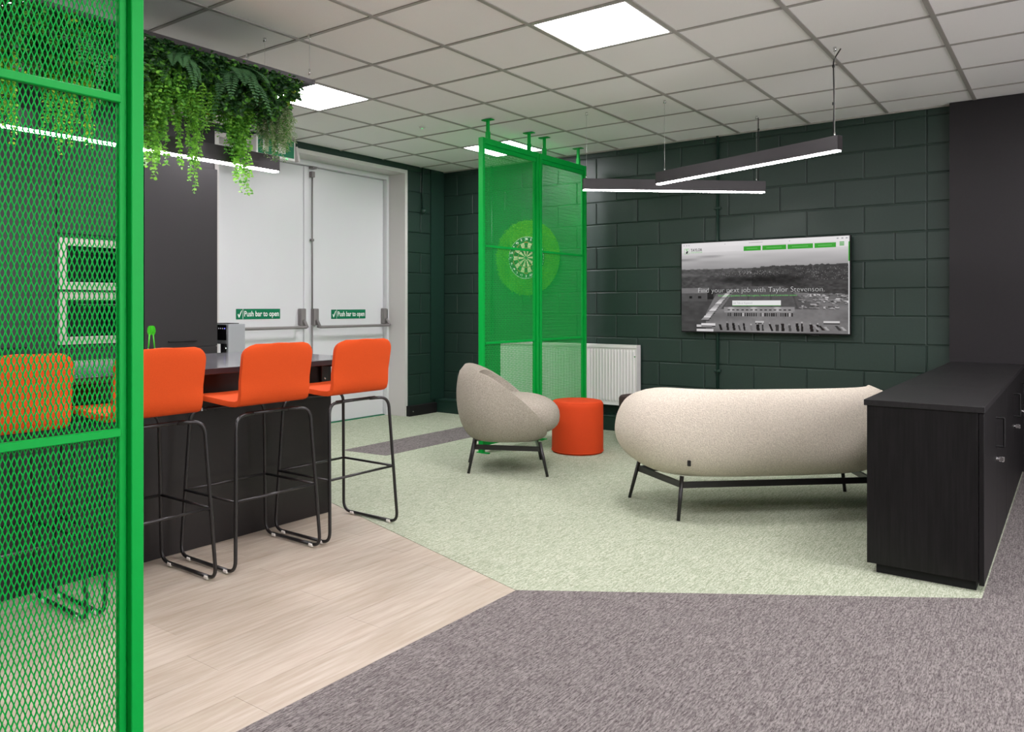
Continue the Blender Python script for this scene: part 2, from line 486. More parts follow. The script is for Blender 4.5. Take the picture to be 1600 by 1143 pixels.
bl = struct(obj('baseboard_left', bx(XW + .002, XW + .055, DY1 + .02, 6.84, .002, .115, .004), M['black']), 'black skirting block between the door frame and the corner')
obj('screw', lathe([(0, 0), (.008, 0), (.007, .003), (0, .004)], 12), M['chrome'], bl).matrix_local = Matrix.Translation((XW + .055, DY1 + .075, .055)) @ Matrix.Rotation(R(90), 4, 'Y')
struct(obj('wall_front', bx(-6.3, XR, YF - .1, YF, 0, CE + .03), M['charcoal']))
bm = bmesh.new()
box(bm, XR, XR + .12, YF, YW, 0, .84); box(bm, XR, XR + .12, YF, YW, 2.60, CE + .03); box(bm, XR, XR + .12, YF, .95, .84, 2.60); box(bm, XR, XR + .12, 5.45, YW, .84, 2.60)
struct(obj('wall_right', bm, M['wall_light']))
for k in range(3):  # assumed windows out of view, put in to carry the side light
    y0 = .95 + 1.5 * k
    wn = bpy.data.objects.new('window_%d' % (k + 1), None); COL.objects.link(wn); wn.location = (XR + .02, y0, .84); struct(wn)
    bm = bmesh.new(); box(bm, -.02, .03, 0, .05, 0, 1.76); box(bm, -.02, .03, 1.45, 1.5, 0, 1.76); box(bm, -.02, .03, .05, 1.45, 0, .05); box(bm, -.02, .03, .05, 1.45, 1.71, 1.76)
    obj('window_frame', bm, M['white_frame'], wn)
    obj('pane', bx(.045, .050, .02, 1.48, .02, 1.74), M['glass_black'], wn)

# ---- double doors
dt = bpy.data.objects.new('door_1', None); COL.objects.link(dt); dt.location = (-6.16, 5.22, 0)
struct(dt, 'white double fire doors with grey push bars')
def door_part(name, bm, m, par=dt, smooth=False):
    bmesh.ops.translate(bm, verts=bm.verts, vec=(6.16, -5.22, 0))
    return obj(name, bm, m, par, smooth)
def sub(name, bm, m, par, smooth=False):
    bmesh.ops.translate(bm, verts=bm.verts, vec=(6.16, -5.22, 0))
    return obj(name, bm, m, par, smooth)
bm = bmesh.new()
box(bm, -6.22, XW + .004, DY1, DY1 + .04, 0.002, DZ + .04); box(bm, -6.22, XW + .004, DY0 - .04, DY0, 0.002, DZ + .04); box(bm, -6.22, XW + .004, DY0, DY1, DZ, DZ + .04)
door_part('frame_lining', bm, M['white_frame'])
bm = bmesh.new()
box(bm, -6.20, -6.105, DY1 - .035, DY1, 0.002, DZ, .003); box(bm, -6.20, -6.105, DY0, DY0 + .035, 0.002, DZ, .003); box(bm, -6.20, -6.105, DY0 + .035, DY1 - .035, DZ - .05, DZ, .003)
door_part('frame_stop', bm, M['white_gloss'])
door_part('leaf', bx(-6.21, -6.16, 5.225, 6.322, .012, 2.606, .002), M['white_gloss'])
door_part('leaf', bx(-6.21, -6.16, DY0 + .038, 5.215, .012, 2.606, .002), M['white_gloss'])
door_part('astragal', bx(-6.16, -6.148, 5.190, 5.255, .014, 2.606, .002), M['white_gloss'])
door_part('threshold', bx(-6.21, -6.14, DY0, DY1, .0, .010, .002), M['sign_green'])
# panic hardware
for nm, y0, y1 in (('push_bar', 5.315, 6.315), ('push_bar', 4.10, 5.150)):
    o = door_part(nm, tb(fillet([(-6.09, y0, 1.005), (-6.055, y0 + .004, 1.0), (-6.055, y1 - .004, 1.0), (-6.09, y1, 1.005)], .03), .0145, 12), M['grey_metal'], smooth=True)
    for yy in (y0, y1):
        bm = bmesh.new(); box(bm, -6.16, -6.105, yy - .032, yy + .032, 1.015, 1.185, .008, 2)
        sub('lock_box', bm, M['grey_metal'], o)
        sub('arm', tb([(-6.10, yy, 1.07), (-6.075, yy, 1.035), (-6.05, yy, 1.0)], [.016, .015, .014], 10), M['grey_metal'], o, True)
door_part('panic_rod', tb([(-6.13, 5.278, 1.18), (-6.13, 5.278, 2.56)], .008, 10), M['grey_metal'], smooth=True)
door_part('panic_rod', tb([(-6.13, 5.278, .05), (-6.13, 5.278, 1.02)], .008, 10), M['grey_metal'], smooth=True)
door_part('rod_bracket', bx(-6.15, -6.115, 5.262, 5.294, 1.86, 1.885, .003), M['grey_metal'])
bm = bmesh.new(); box(bm, -6.15, -6.11, 5.258, 5.30, 2.50, 2.56, .006, 2); box(bm, -6.155, -6.09, 5.25, 5.31, 2.585, 2.605, .003)
door_part('shoot_bolt', bm, M['grey_metal'])

# signs on the doors
def push_sign(y0, y1, z, label):
    t = thing('door_sign', label, 'sign', (-6.158, (y0 + y1) / 2, z), 0, 'push bar signs on the doors')
    w_ = y1 - y0; h_ = .096
    obj('plate', bx(0, .002, -w_ / 2, w_ / 2, -h_ / 2, h_ / 2), M['sign_green'], t)
    obj('divider', bx(.002, .0026, -w_ / 2 + .072, -w_ / 2 + .076, -h_ / 2, h_ / 2), M['sign_white'], t)
    text('lettering', 'Push bar to open', .072, M['sign_white'], t, (.0024, .036, .0), FX, bold=.0012, width=w_ - .105)
    bm = bmesh.new()
    pts = [(-.022, -.004), (-.014, .004), (-.006, -.012), (.018, .034), (.026, .032), (-.003, -.032), (-.010, -.032)]
    vs = [bm.verts.new((.0027, -w_ / 2 + .038 + a, b_)) for a, b_ in pts]
    f = bm.faces.new(vs); r = bmesh.ops.extrude_face_region(bm, geom=[f])
    bmesh.ops.translate(bm, verts=[g for g in r['geom'] if isinstance(g, bmesh.types.BMVert)], vec=(.0006, 0, 0))
    bmesh.ops.recalc_face_normals(bm, faces=bm.faces)
    obj('tick', bm, M['sign_white'], t)
push_sign(4.40, 4.90, 1.135, 'green sign with white tick on the door leaf nearer the kitchen')
push_sign(5.555, 6.045, 1.125, 'green sign with white tick on the door leaf nearer the corner')

# exit sign box and detector above the doors
t = thing('exit_sign', 'green and white exit sign box above the double doors behind trailing plants', 'sign', (-5.80, 4.55, 2.545))
obj('body', bx(-.05, .03, -.215, .215, .0, .185, .004), M['sign_white'], t)
obj('face', bx(.03, .033, -.20, .20, .022, .182), M['sign_green'], t)
bm = bmesh.new()
box(bm, .033, .0345, .02, .10, .05, .155)
obj('pictogram', bx(.033, .0345, -.15, -.09, .05, .155), M['sign_white'], t)
obj('pictogram', bm, M['sign_white'], t)
bm = bmesh.new(); tube(bm, [(.034, -.035, .13), (.034, -.03, .10), (.034, -.05, .055)], .008, 6); tube(bm, [(.034, -.03, .10), (.034, .0, .06)], .008, 6); tube(bm, [(.034, -.065, .12), (.034, -.03, .115), (.034, .0, .125)], .006, 6)
box(bm, .033, .0345, -.04, -.022, .140, .158)
obj('running_figure', bm, M['sign_white'], t)
obj('pilot_light', bx(.03, .034, .11, .125, .006, .014), M['led_green'], t)
obj('wall_bracket', bx(-.069, -.05, -.05, .05, .05, .15), M['white_frame'], t)
t = thing('door_closer', 'small white tilted device on the door head beside the exit sign', 'device', (-5.80, 4.82, 2.55))
bm = bx(-.03, .03, -.012, .012, 0, .14, .004); bmesh.ops.rotate(bm, verts=bm.verts, cent=(0, 0, 0), matrix=Matrix.Rotation(R(14), 3, 'X'))
obj('body', bm, M['white_frame'], t); obj('wire', tb([(0, -.03, .135), (0, -.032, .20)], .003, 6), M['wire'], t)
obj('wall_bracket', bx(-.069, -.03, -.03, .0, .05, .08), M['white_frame'], t)
t = thing('door_contact', 'small white box on the wall above the doors beside the tall units', 'device', (-5.868, 3.905, 2.46))
obj('case', bx(0, .07, -.045, .045, 0, .11, .006, 2), M['white_frame'], t)
obj('slot', bx(.07, .071, -.012, .012, .075, .08), M['black'], t)
obj('cover_strip', bx(.0, .03, .045, .52, .02, .09, .003), M['white_gloss'], t)

# conduits
def conduit(label, pts, r, knob=None, saddles=()):
    t = thing('conduit', label, 'pipe', pts[0], 0, 'painted conduits')
    p0 = Vector(pts[0])
    obj('pipe', tb([Vector(p) - p0 for p in pts], r, 10), M['wall_dark'], t, True)
    for s in saddles:
        q = Vector(s) - p0
        obj('saddle', bx(q.x - .032, q.x + .032, q.y - .012, q.y + .012, q.z - .012, q.z + .012, .006, 2), M['wall_dark'], t)
    if knob:
        q = Vector(knob) - p0
        bm = bmesh.new(); bmesh.ops.create_uvsphere(bm, u_segments=16, v_segments=10, radius=.034, matrix=Matrix.Translation(q))
        obj('fire_bell', bm, M['wall_dark'], t, True)
    return t
conduit('dark green conduit running down the block wall behind the television', [(-2.615, YW - .016, CE), (-2.615, YW - .016, .15)], .013, saddles=[(-2.615, YW - .016, .62), (-2.615, YW - .016, 2.1)])
conduit('dark green conduit on the block wall seen through the nearer far mesh screen', [(-5.17, YW - .016, CE), (-5.17, YW - .016, .9)], .014, saddles=[(-5.17, YW - .016, 1.9)])
conduit('dark conduit with a round end hanging from the ceiling beside the doors', [(XW + .02, 6.63, CE), (XW + .02, 6.63, 2.30)], .009, knob=(XW + .035, 6.63, 2.27))

# ================================================================== GREEN MESH SCREENS
PW, PH = .845, 2.595
def zig_mesh(W, Hh):
    p, q = .0118, .032
    n = int(W / (p / 2)); nz = int(Hh / q) * 6
    zz = np.linspace(0, Hh, nz + 1)
    wv = np.cos(2 * np.pi * zz / q)
    V = []; F = []
    hw, ht = .00142, .0006
    idx = np.arange(nz)
    for k in range(n + 1):
        c = k * p / 2 + (-1) ** k * (p / 4 - .0003) * wv
        c = np.clip(c, 0.001, W - .001)
        base = len(V) * (nz + 1) * 4
        tl = .0007 * (-1) ** k
        ring = np.stack([np.stack([np.full_like(zz, -ht - tl), c - hw, zz], 1), np.stack([np.full_like(zz, ht - tl), c - hw, zz], 1),
                         np.stack([np.full_like(zz, ht + tl), c + hw, zz], 1), np.stack([np.full_like(zz, -ht + tl), c + hw, zz], 1)], 1)
        V.append(ring.reshape(-1, 3))
        for a in range(4):
            b_ = (a + 1) % 4
            F.append(np.stack([base + idx * 4 + a, base + idx * 4 + b_, base + (idx + 1) * 4 + b_, base + (idx + 1) * 4 + a], 1))
    V = np.concatenate(V); F = np.concatenate(F)
    me = bpy.data.meshes.new('expanded_mesh')
    me.vertices.add(len(V)); me.vertices.foreach_set('co', V.ravel().astype(np.float32))
    me.loops.add(F.size); me.loops.foreach_set('vertex_index', F.ravel().astype(np.int32))
    me.polygons.add(len(F)); me.polygons.foreach_set('loop_start', np.arange(len(F), dtype=np.int32) * 4)
    me.materials.append(M['green']); me.update(calc_edges=True)
    return me
t = scr = thing('mesh_screen', 'tall bright green expanded metal screen standing close to the camera at the kitchen edge', 'screen', (-1.848, 1.040 - PW, 0), 0, 'green mesh room screens')
# local: panel runs along +Y from 0..PW, thickness in X
ZB = .06
for y0 in (0.0, PW - .032):
    obj('post', bx(-.024, .022, y0, y0 + .032, .0, PH, .002), M['green'], t)
for y0, y1 in ((.032, .052), (PW - .052, PW - .032)):
    obj('inner_frame', bx(-.016, .002, y0, y1, ZB + .05, PH - .085, .002), M['green'], t)
bm = bmesh.new(); box(bm, -.022, .020, .032, PW - .032, PH - .05, PH, .002); box(bm, -.016, .010, .032, PW - .032, PH - .085, PH - .05, .002)
obj('top_rail', bm, M['green'], t)
bm = bmesh.new(); box(bm, -.022, .020, .032, PW - .032, ZB, ZB + .05, .002)
obj('bottom_rail', bm, M['green'], t)
for z in (.902, 1.705):
    obj('mid_rail', bx(-.002, .014, .052, PW - .052, z - .010, z + .010, .002), M['green'], t)
me_ = zig_mesh(PW - .100, PH - .085 - ZB - .05)
o = inst('expanded_mesh', me_, (-.006, .050, ZB + .05), t); o['kind'] = 'stuff'
for y in (.10, PW - .13):
    bm = bmesh.new(); box(bm, -.016, .016, y - .016, y + .016, PH, CE - .10, .002); box(bm, -.012, .012, y - .012, y + .012, CE - .10, CE - .008, .002)
    box(bm, -.05, .05, y - .025, y + .025, CE - .008, CE - .0015, .001)
    obj('ceiling_bracket', bm, M['green'], t)
for y in (.016, PW - .016):
    obj('foot_plate', bx(-.045, .075, y - .014, y + .014, .0022, .010, .001), M['green'], t)
dup(scr, (-3.905, 5.145, 0), 'far green mesh screen behind the armchair, nearer of the pair')
far2 = dup(scr, (-3.905, 6.012, 0), 'far green mesh screen in front of the white radiator, farther of the pair')
for z in (.902, 1.705):
    obj('clamp', bx(-.010, .012, -.022, -.0005, z - .02, z + .02, .002), M['green'], far2)

# ================================================================== KITCHEN
def tall_unit(y0, y1, label, oven=False):
    t = thing('tall_unit', label, 'cabinet', (-5.27, (y0 + y1) / 2, 0), 0, 'charcoal tall kitchen units')
    w_ = (y1 - y0) / 2 - .0005
    obj('carcass', bx(-.595, -.02, -w_, w_, .0, 2.26), M['kitchen'], t)
    obj('cornice', bx(-.30, -.05, -w_, w_, 2.26, 2.33), M['kitchen'], t)
    if not oven:
        d = obj('door', bx(-.02, 0, -w_ + .0015, w_ - .0015, .905, 2.255, .001), M['kitchen'], t)
        obj('handle', bx(0, .014, -.115, .115, .945, .953, .001), M['black'], d)
        d = obj('drawer', bx(-.02, 0, -w_ + .0015, w_ - .0015, .48, .902, .001), M['kitchen'], t)
        obj('handle', bx(0, .014, -.115, .115, .845, .853, .001), M['black'], d)
        d = obj('drawer', bx(-.02, 0, -w_ + .0015, w_ - .0015, .105, .477, .001), M['kitchen'], t)
        obj('handle', bx(0, .014, -.115, .115, .42, .428, .001), M['black'], d)
    else:
        obj('door', bx(-.02, 0, -w_ + .0015, w_ - .0015, 1.685, 2.255, .001), M['kitchen'], t)
        obj('drawer', bx(-.02, 0, -w_ + .0015, w_ - .0015, .105, .915, .001), M['kitchen'], t)
    obj('plinth', bx(-.59, -.05, -w_, w_, 0, .1), M['black'], t)
    return t
tall_unit(3.003, 3.600, 'charcoal tall kitchen unit beside the white double doors')
tall_unit(2.405, 3.000, 'charcoal tall kitchen unit housing the two ovens', True)
tall_unit(1.805, 2.402, 'charcoal tall kitchen unit left of the ovens behind the near mesh')
tall_unit(1.205, 1.802, 'charcoal tall kitchen unit farthest from the doors behind the near mesh')
def oven(z0, z1, label):
    t = thing('oven', label, 'oven', (-5.288, 2.7025, z0), 0, 'built-in ovens')
    h_ = z1 - z0; a = .288
    bm = bmesh.new()
    box(bm, 0, .022, -a, -a + .052, 0, h_, .002); box(bm, 0, .022, a - .052, a, 0, h_, .002); box(bm, 0, .022, -a + .052, a - .052, 0, .052, .002); box(bm, 0, .022, -a + .052, a - .052, h_ - .052, h_, .002)
    obj('frame', bm, M['steel'], t)
    obj('glass_door', bx(0, .020, -a + .052, a - .052, .052, h_ - .052), M['glass_black'], t)
    obj('handle', tb([(.045, -.18, h_ - .085), (.045, .18, h_ - .085)], .007, 8), M['black_metal'], t, True)
oven(1.315, 1.655, 'upper stainless framed black glass oven in the tall unit')
oven(.955, 1.300, 'lower stainless framed black glass oven in the tall unit')
t = thing('base_unit', 'low charcoal base unit carrying the drinks machine beside the tall units', 'cabinet', (-5.30, 3.80, 0))
obj('carcass', bx(-.565, 0, -.197, .197, .1, .72), M['kitchen'], t)
obj('door', bx(0, .018, -.195, .195, .105, .715, .001), M['kitchen'], t)
obj('plinth', bx(-.56, -.05, -.197, .197, 0, .1), M['black'], t)
obj('counter', bx(-.566, .02, -.199, .199, .72, .745, .002), M['worktop_edge'], t)
t = thing('drinks_machine', 'silver countertop drinks machine with a black display beside the tall unit', 'machine', (-5.275, 3.70, .746))
obj('side_panel', bx(-.024, 0, 0, .155, 0, .322, .004, 2), M['machine'], t)
obj('head', bx(-.25, -.024, 0, .155, .165, .322, .004), M['machine'], t)
obj('back', bx(-.25, -.024, .10, .155, .025, .165, .002), M['machine_dark'], t)
obj('drip_tray', bx(-.25, -.024, 0, .155, 0, .025, .003), M['machine'], t)
d = obj('display', bx(-.245, -.026, -.003, -.0005, .195, .315), M['glass_black'], t)
obj('lid', bx(-.20, -.03, .03, .12, .322, .328, .002), M['black'], t)
for k in range(4):
    obj('indicator', bx(-.048 - .026 * k, -.040 - .026 * k, -.0045, -.003, .283, .291), M['led_blue'] if k == 0 else M['led_white'], d)
obj('nozzle', tb([(-.095, .045, .165), (-.095, .045, .07)], .014, 12), M['chrome'], t, True)

# ---- island
t = thing('kitchen_island', 'dark kitchen island with a stone-look worktop and breakfast overhang', 'island', (-3.5, 2.0, 0))
obj('front_panel', bx(-.02, 0, -1.55, 1.156, .002, .872), M['island'], t)
obj('end_panel', bx(-.86, -.02, 1.136, 1.156, .002, .872), M['island'], t)
obj('end_panel', bx(-.86, -.02, -1.55, -1.53, .002, .872), M['island'], t)
obj('back_panel', bx(-.86, -.84, -1.53, 1.136, .002, .872), M['island'], t)
wt = obj('worktop', bx(-.955, .135, -1.62, 1.335, .874, .904, .003), M['worktop'], t)
obj('edge_band', bx(.135, .137, -1.62, 1.335, .876, .902), M['worktop_edge'], wt)
for y in (1.09, .0, -1.0):
    br = obj('bracket', bx(.0, .022, y - .025, y + .025, .70, .872, .003), M['black_metal'], t)
    obj('bracket_arm', bx(.022, .12, y - .02, y + .02, .862, .873, .002), M['black_metal'], br)
    bm = lathe([(0, 0), (.007, 0), (.006, .003), (0, .004)], 10); bmesh.ops.rotate(bm, verts=bm.verts, matrix=Matrix.Rotation(R(90), 3, 'Y')); bmesh.ops.translate(bm, verts=bm.verts, vec=(.022, y, .79))
    obj('screw', bm, M['chrome'], br)

# ---- darts in a little stand
t = thing('dart_stand', 'small black stand for darts on the island worktop', 'stand', (-3.88, 2.25, .9045))
obj('base', bx(-.03, .03, -.06, .06, 0, .03, .003), M['black'], t)
for k, (dy, lab) in enumerate(((-.022, 'green-flighted dart half hidden by the near screen post'), (.024, 'green-flighted dart standing clear beside the near screen post'))):
    d = thing('dart', lab, 'dart', (-3.88, 2.25 + dy, .9345), 0, 'darts on the island')
    tilt = Matrix.Rotation(R(6 * (1 if k else -1)), 3, 'X')
    def dp(nm, bm, mm, sm=False):
        bmesh.ops.rotate(bm, verts=bm.verts, cent=(0, 0, 0), matrix=tilt); return obj(nm, bm, mm, d, sm)
    dp('barrel', tb([(0, 0, 0), (0, 0, .05)], .0045, 8), M['steel'], True)
    dp('shaft', tb([(0, 0, .05), (0, 0, .13)], .0038, 8), M['dart_green'], True)
    bm = bmesh.new()
    prof = [(0, .118), (.009, .124), (.0155, .140), (.0155, .156), (.010, .168), (0, .171)]
    for ang in (30, 120, 210, 300):
        ca, sa = math.cos(R(ang)), math.sin(R(ang))
        for o_ in (.0004,):
            f1 = [bm.verts.new((p * ca - o_ * sa, p * sa + o_ * ca, z)) for p, z in prof]
            f2 = [bm.verts.new((p * ca + o_ * sa, p * sa - o_ * ca, z)) for p, z in prof]
            bm.faces.new(f1); bm.faces.new(f2[::-1])
    dp('flight', bm, M['dart_green'])

# ---- bar stools
def shell_mesh():
    # profile in XZ, seat front (-X) to back top (+X)
    P = [(-.215, .738), (-.19, .752), (-.12, .754), (.0, .746), (.10, .742), (.165, .744), (.198, .762), (.212, .80), (.222, .86), (.234, .93), (.245, 1.00), (.247, 1.034)]
    pts = [Vector((a, 0, b_)) for a, b_ in P]
    # arc-length resample
    L = [0]
    for a, b_ in zip(pts[:-1], pts[1:]): L.append(L[-1] + (b_ - a).length)
    ns, ny = 40, 16
    v = []; f = []
    for i in range(ns + 1):
        s = L[-1] * (.5 - .5 * math.cos(math.pi * i / ns)) * .55 + L[-1] * i / ns * .45
        k = max(j for j in range(len(L)) if L[j] <= s + 1e-9); k = min(k, len(L) - 2)
        q = pts[k].lerp(pts[k + 1], (s - L[k]) / (L[k + 1] - L[k]))
        W = .208
        e0, e1 = s, L[-1] - s
        def rnd(W, e, r):
            if e >= r: return W
            return W - r + math.sqrt(max(r * r - (r - e) ** 2, 0))
        W = min(rnd(.205, e0, .09), rnd(.203, e1, .065))
        tt = s / L[-1]
        W *= 1 - .02 * math.sin(math.pi * tt)
        for j in range(ny + 1):
            y = -1 + 2 * j / ny
            c = 0.022 * y * y * max(0, min(1, (tt - .55) / .2))      # back hollowed
            cz = .012 * y * y * max(0, min(1, (.5 - tt) / .2))
            v.append((q.x - c, W * y, q.z - cz * -0.3))
    for i in range(ns):
        for j in range(ny):
            a = i * (ny + 1) + j
            f.append((a, a + 1, a + ny + 2, a + ny + 1))
    return v, f
def make_stool():
    t = thing('bar_stool', '', 'stool', (0, 0, 0), 0, 'orange bar stools at the island')
    v, f = shell_mesh()
    o = obj_py('seat_shell', v, f, M['orange'], t, True)
    md = o.modifiers.new('thick', 'SOLIDIFY'); md.thickness = .026; md.offset = -1
    md = o.modifiers.new('round', 'BEVEL'); md.width = .009; md.segments = 3; md.limit_method = 'ANGLE'; md.angle_limit = R(50)
    xr, xf = .225, -.205
    for sy in (-1, 1):
        yb, ym, yt = .247 * sy, .222 * sy, .10 * sy
        top = .706
        pts = [(xf + .05, yt, top), (xf + .03, .215 * sy, top), (xf, yb, .014), (xr, yb, .014), (xr - .04, .215 * sy, top), (xr - .07, yt, top)]
        # two legs and the runner are bent from one rod: legs as separate parts
        pf = fillet(pts[:4], .055, 6); pb = fillet(pts[2:], .055, 6)
        rod = fillet(pts, .058, 7)
        mid0 = [p for p in rod if p.x < -.12]; mid1 = [p for p in rod if p.x > .12]
        obj('leg', tb(mid0, .0085, 10), M['black_metal'], t, True)
        obj('leg', tb(mid1, .0085, 10), M['black_metal'], t, True)
        rn = obj('runner', tb([(mid0[-1].x, yb, .014), (mid1[0].x, yb, .014)], .0085, 10), M['black_metal'], t, True)
        for gx_ in (-.13, .16):
            obj('glide', bx(gx_ - .016, gx_ + .016, yb - .012, yb + .012, .0022, .019, .004), M['clear'], rn)
        yk = .234 * sy
        obj('footrest_bar', tb([(xf + .014, yk, .325), (xr - .018, yk, .325)], .0068, 8), M['black_metal'], t, True)
    for xx in (xf + .014, xr - .018):
        obj('footrest_bar', tb([(xx, -.234, .325), (xx, .234, .325)], .0068, 8), M['black_metal'], t, True)
    for xx in (xf + .05, xr - .07):
        obj('seat_rail', tb([(xx, -.14, .708), (xx, .14, .708)], .0085, 8), M['black_metal'], t, True)
    for sy in (-1, 1):
        obj('bolt', tb([(xf + .045, .165 * sy, .70), (xf + .045, .165 * sy, .716)], .008, 8), M['chrome'], t)
    return t
st = make_stool()
SX = -3.225
for k, (y, lab) in enumerate(((2.945, 'orange bar stool farthest along the island, in front of the white doors'), (2.388, 'orange bar stool second from the door end of the island'),
                              (1.795, 'orange bar stool partly hidden by the green screen post'), (1.235, 'orange bar stool seen wholly through the near green mesh'))):
    if k == 0:
        st.location = (SX, y, 0); st['label'] = lab
    else:
        dup(st, (SX, y, 0), lab)

# ================================================================== HANGING PLANTS
TX0, TX1, TY0, TY1, TZ = -4.07, -3.47, .55, 3.01, 2.47
t = thing('plant_tray', 'black rectangular wire tray hung from the ceiling above the island', 'planter', ((TX0 + TX1) / 2, (TY0 + TY1) / 2, TZ))
hx, hy = (TX1 - TX0) / 2, (TY1 - TY0) / 2
for (a, b_, c, d) in ((-hx, hx, -hy, -hy + .02), (-hx, hx, hy - .02, hy), (-hx, -hx + .02, -hy + .02, hy - .02), (hx - .02, hx, -hy + .02, hy - .02)):
    obj('frame_bar', bx(a, b_, c, d, 0, .026, .001), M['pendant'], t)
bm = bmesh.new()
for k in range(1, 48): tube(bm, [(-hx + .01, -hy + 2 * hy * k / 48, .01), (hx - .01, -hy + 2 * hy * k / 48, .01)], .0016, 4)
for k in range(1, 12): tube(bm, [(-hx + 2 * hx * k / 12, -hy + .01, .012), (-hx + 2 * hx * k / 12, hy - .01, .012)], .0016, 4)
o = obj('wire_mesh', bm, M['black_metal'], t); o['kind'] = 'stuff'
for sx in (-1, 1):
    for yy in (hy - .03, -hy + .03):
        c = obj('cable', tb([(sx * (hx - .015), yy, .026), (sx * (hx - .015) + .0, yy + .0, CE - TZ - .03)], .0013, 6), M['wire'], t)
        obj('hook', bx(sx * (hx - .015) - .008, sx * (hx - .015) + .008, yy - .008, yy + .008, CE - TZ - .03, CE - TZ - .002, .002), M['chrome'], c)
        obj('turnbuckle', tb([(sx * (hx - .015), yy, .05), (sx * (hx - .015), yy, .085)], .005, 8), M['chrome'], c, True)

class Leaves:
    def __init__(s): s.v = []; s.f = []; s.mi = []
    def leaf(s, p, d, n, L, W, mi=0, cup=.15):
        d = Vector(d).normalized(); n = Vector(n)
        sd = d.cross(n)
        if sd.length < 1e-4: sd = d.orthogonal()
        sd.normalize(); n = sd.cross(d).normalized()
        p = Vector(p); b0 = len(s.v)
        c = n * (L * cup)
        s.v += [p, p + d * L * .3 + sd * W * .5 + c, p + d * L * .72 + sd * W * .42 + c, p + d * L, p + d * L * .72 - sd * W * .42 + c, p + d * L * .3 - sd * W * .5 + c]
        s.f += [(b0, b0 + 1, b0 + 2, b0 + 3), (b0, b0 + 3, b0 + 4, b0 + 5)]; s.mi += [mi, mi]
    def stem(s, pts, r, mi=0):
        for a, b_ in zip(pts[:-1], pts[1:]):
            a, b_ = Vector(a), Vector(b_); t_ = (b_ - a).normalized(); u_ = t_.orthogonal().normalized(); w_ = t_.cross(u_)
            b0 = len(s.v)
            for q in (a, b_):
                for k in range(3):
                    an = 2 * math.pi * k / 3; s.v.append(q + (u_ * math.cos(an) + w_ * math.sin(an)) * r)
            for k in range(3): s.f.append((b0 + k, b0 + (k + 1) % 3, b0 + 3 + (k + 1) % 3, b0 + 3 + k)); s.mi.append(mi)
    def build(s, name, mats, parent): return obj_py(name, s.v, s.f, mats, parent, False, s.mi)
def rv(): return Vector((random.gauss(0, 1), random.gauss(0, 1), random.gauss(0, 1))).normalized()
# dense mat of box-leaf foliage
L_ = Leaves()
for k in range(24000):
    x = random.uniform(TX0 + .03, TX1 + .012) if k % 3 else random.uniform(TX1 - .12, TX1 + .015); y = random.uniform(TY0 + .04, TY1 - .10)
    dp_ = .10 + .05 * math.sin(x * 17 + 1) * math.sin(y * 9.3) + .05 * math.sin(y * 23 + x * 5)
    z = TZ + .004 - (random.random() ** (.8 if k % 2 else 2.2)) * max(dp_ + .10, .07)
    q = random.random()
    patch = math.sin(y * 11.0 + x * 7) + math.sin(y * 4.1 - x * 13)
    mi = 2 if (q < .05 and patch > .2) else (1 if q < .30 else 0)
    d = rv(); d.z = -abs(d.z) * .5 + .1
    L_.leaf((x, y, z), d, rv() + Vector((.6, -.6, .4)), random.uniform(.022, .036), random.uniform(.013, .020), mi)
o = L_.build('foliage_mat', [M['leaf_dark'], M['leaf_mid'], M['leaf_yellow']], None)
tag(o, 'dense dark box-leaf foliage filling the underside of the hanging tray', 'plant', kind='stuff')

def trailing(name, label, x, y, z, n, length, spread, mats, leaf=(.020, .020), lean=(0, 0), pair=True, gap=.017, elong=1.0, fmin=.55):
    t = thing(name, label, 'plant', (x, y, z), 0, 'trailing plants in the hanging tray')
    for k in range(n):
        S = Leaves()
        a = random.uniform(0, 2 * math.pi); rr = spread * math.sqrt(random.random())
        px, py = rr * math.cos(a) * .8, rr * math.sin(a)
        ln = length * random.uniform(fmin, 1.0) * (1 - .35 * rr / spread)
        pts = [Vector((px * .5, py * .5, .0))]
        m_ = max(int(ln / gap), 3)
        dr = Vector((random.gauss(lean[0], .05), random.gauss(lean[1], .05), 0))
        for q in range(1, m_ + 1):
            u_ = q / m_
            pts.append(Vector((px * (.5 + .5 * min(1, u_ * 3)), py * (.5 + .5 * min(1, u_ * 3)), 0)) + dr * (ln * u_) + Vector((.006 * math.sin(q * .9 + k), .006 * math.cos(q * .7 + k), -ln * u_)))
        S.stem(pts[::2] if len(pts) > 4 else pts, .0011, 0)
        for q, p in enumerate(pts[1:]):
            ang = q * 2.4 + k
            for sgn in ((1, -1) if pair else (1,)):
                d = Vector((math.cos(ang) * sgn, math.sin(ang) * sgn, -.25 - .5 * random.random()))
                sz = random.uniform(.75, 1.15) * (1 - .3 * q / m_)
                S.leaf(p, d, Vector((.6, -.6, .8)) + rv() * .5, leaf[0] * sz * elong, leaf[1] * sz, 0 if random.random() < .65 else 1)
        S.build('vine', mats, t)
    return t
Bm = [M['leaf_mid'], M['leaf_bright']]; Br = [M['leaf_bright'], M['leaf_mid']]
trailing('trailing_plant', 'broad bright green trailing plant just right of the near screen post', -3.57, 2.10, 2.40, 64, .42, .17, Bm, leaf=(.024, .023))
trailing('trailing_plant', 'long thin bright vines hanging lowest beside the near screen post', -3.62, 2.12, 2.40, 10, .72, .07, Br, leaf=(.029, .027), fmin=.88)
trailing('trailing_plant', 'fine yellow-green trailing plant between the post and the ferns', -3.57, 2.29, 2.40, 44, .40, .13, Br, leaf=(.018, .012), elong=1.3)
trailing('trailing_plant', 'bright thin vines hanging below the light in front of the tall unit', -3.62, 2.31, 2.38, 10, .67, .075, Br, leaf=(.026, .020), lean=(.0, .03), fmin=.86)
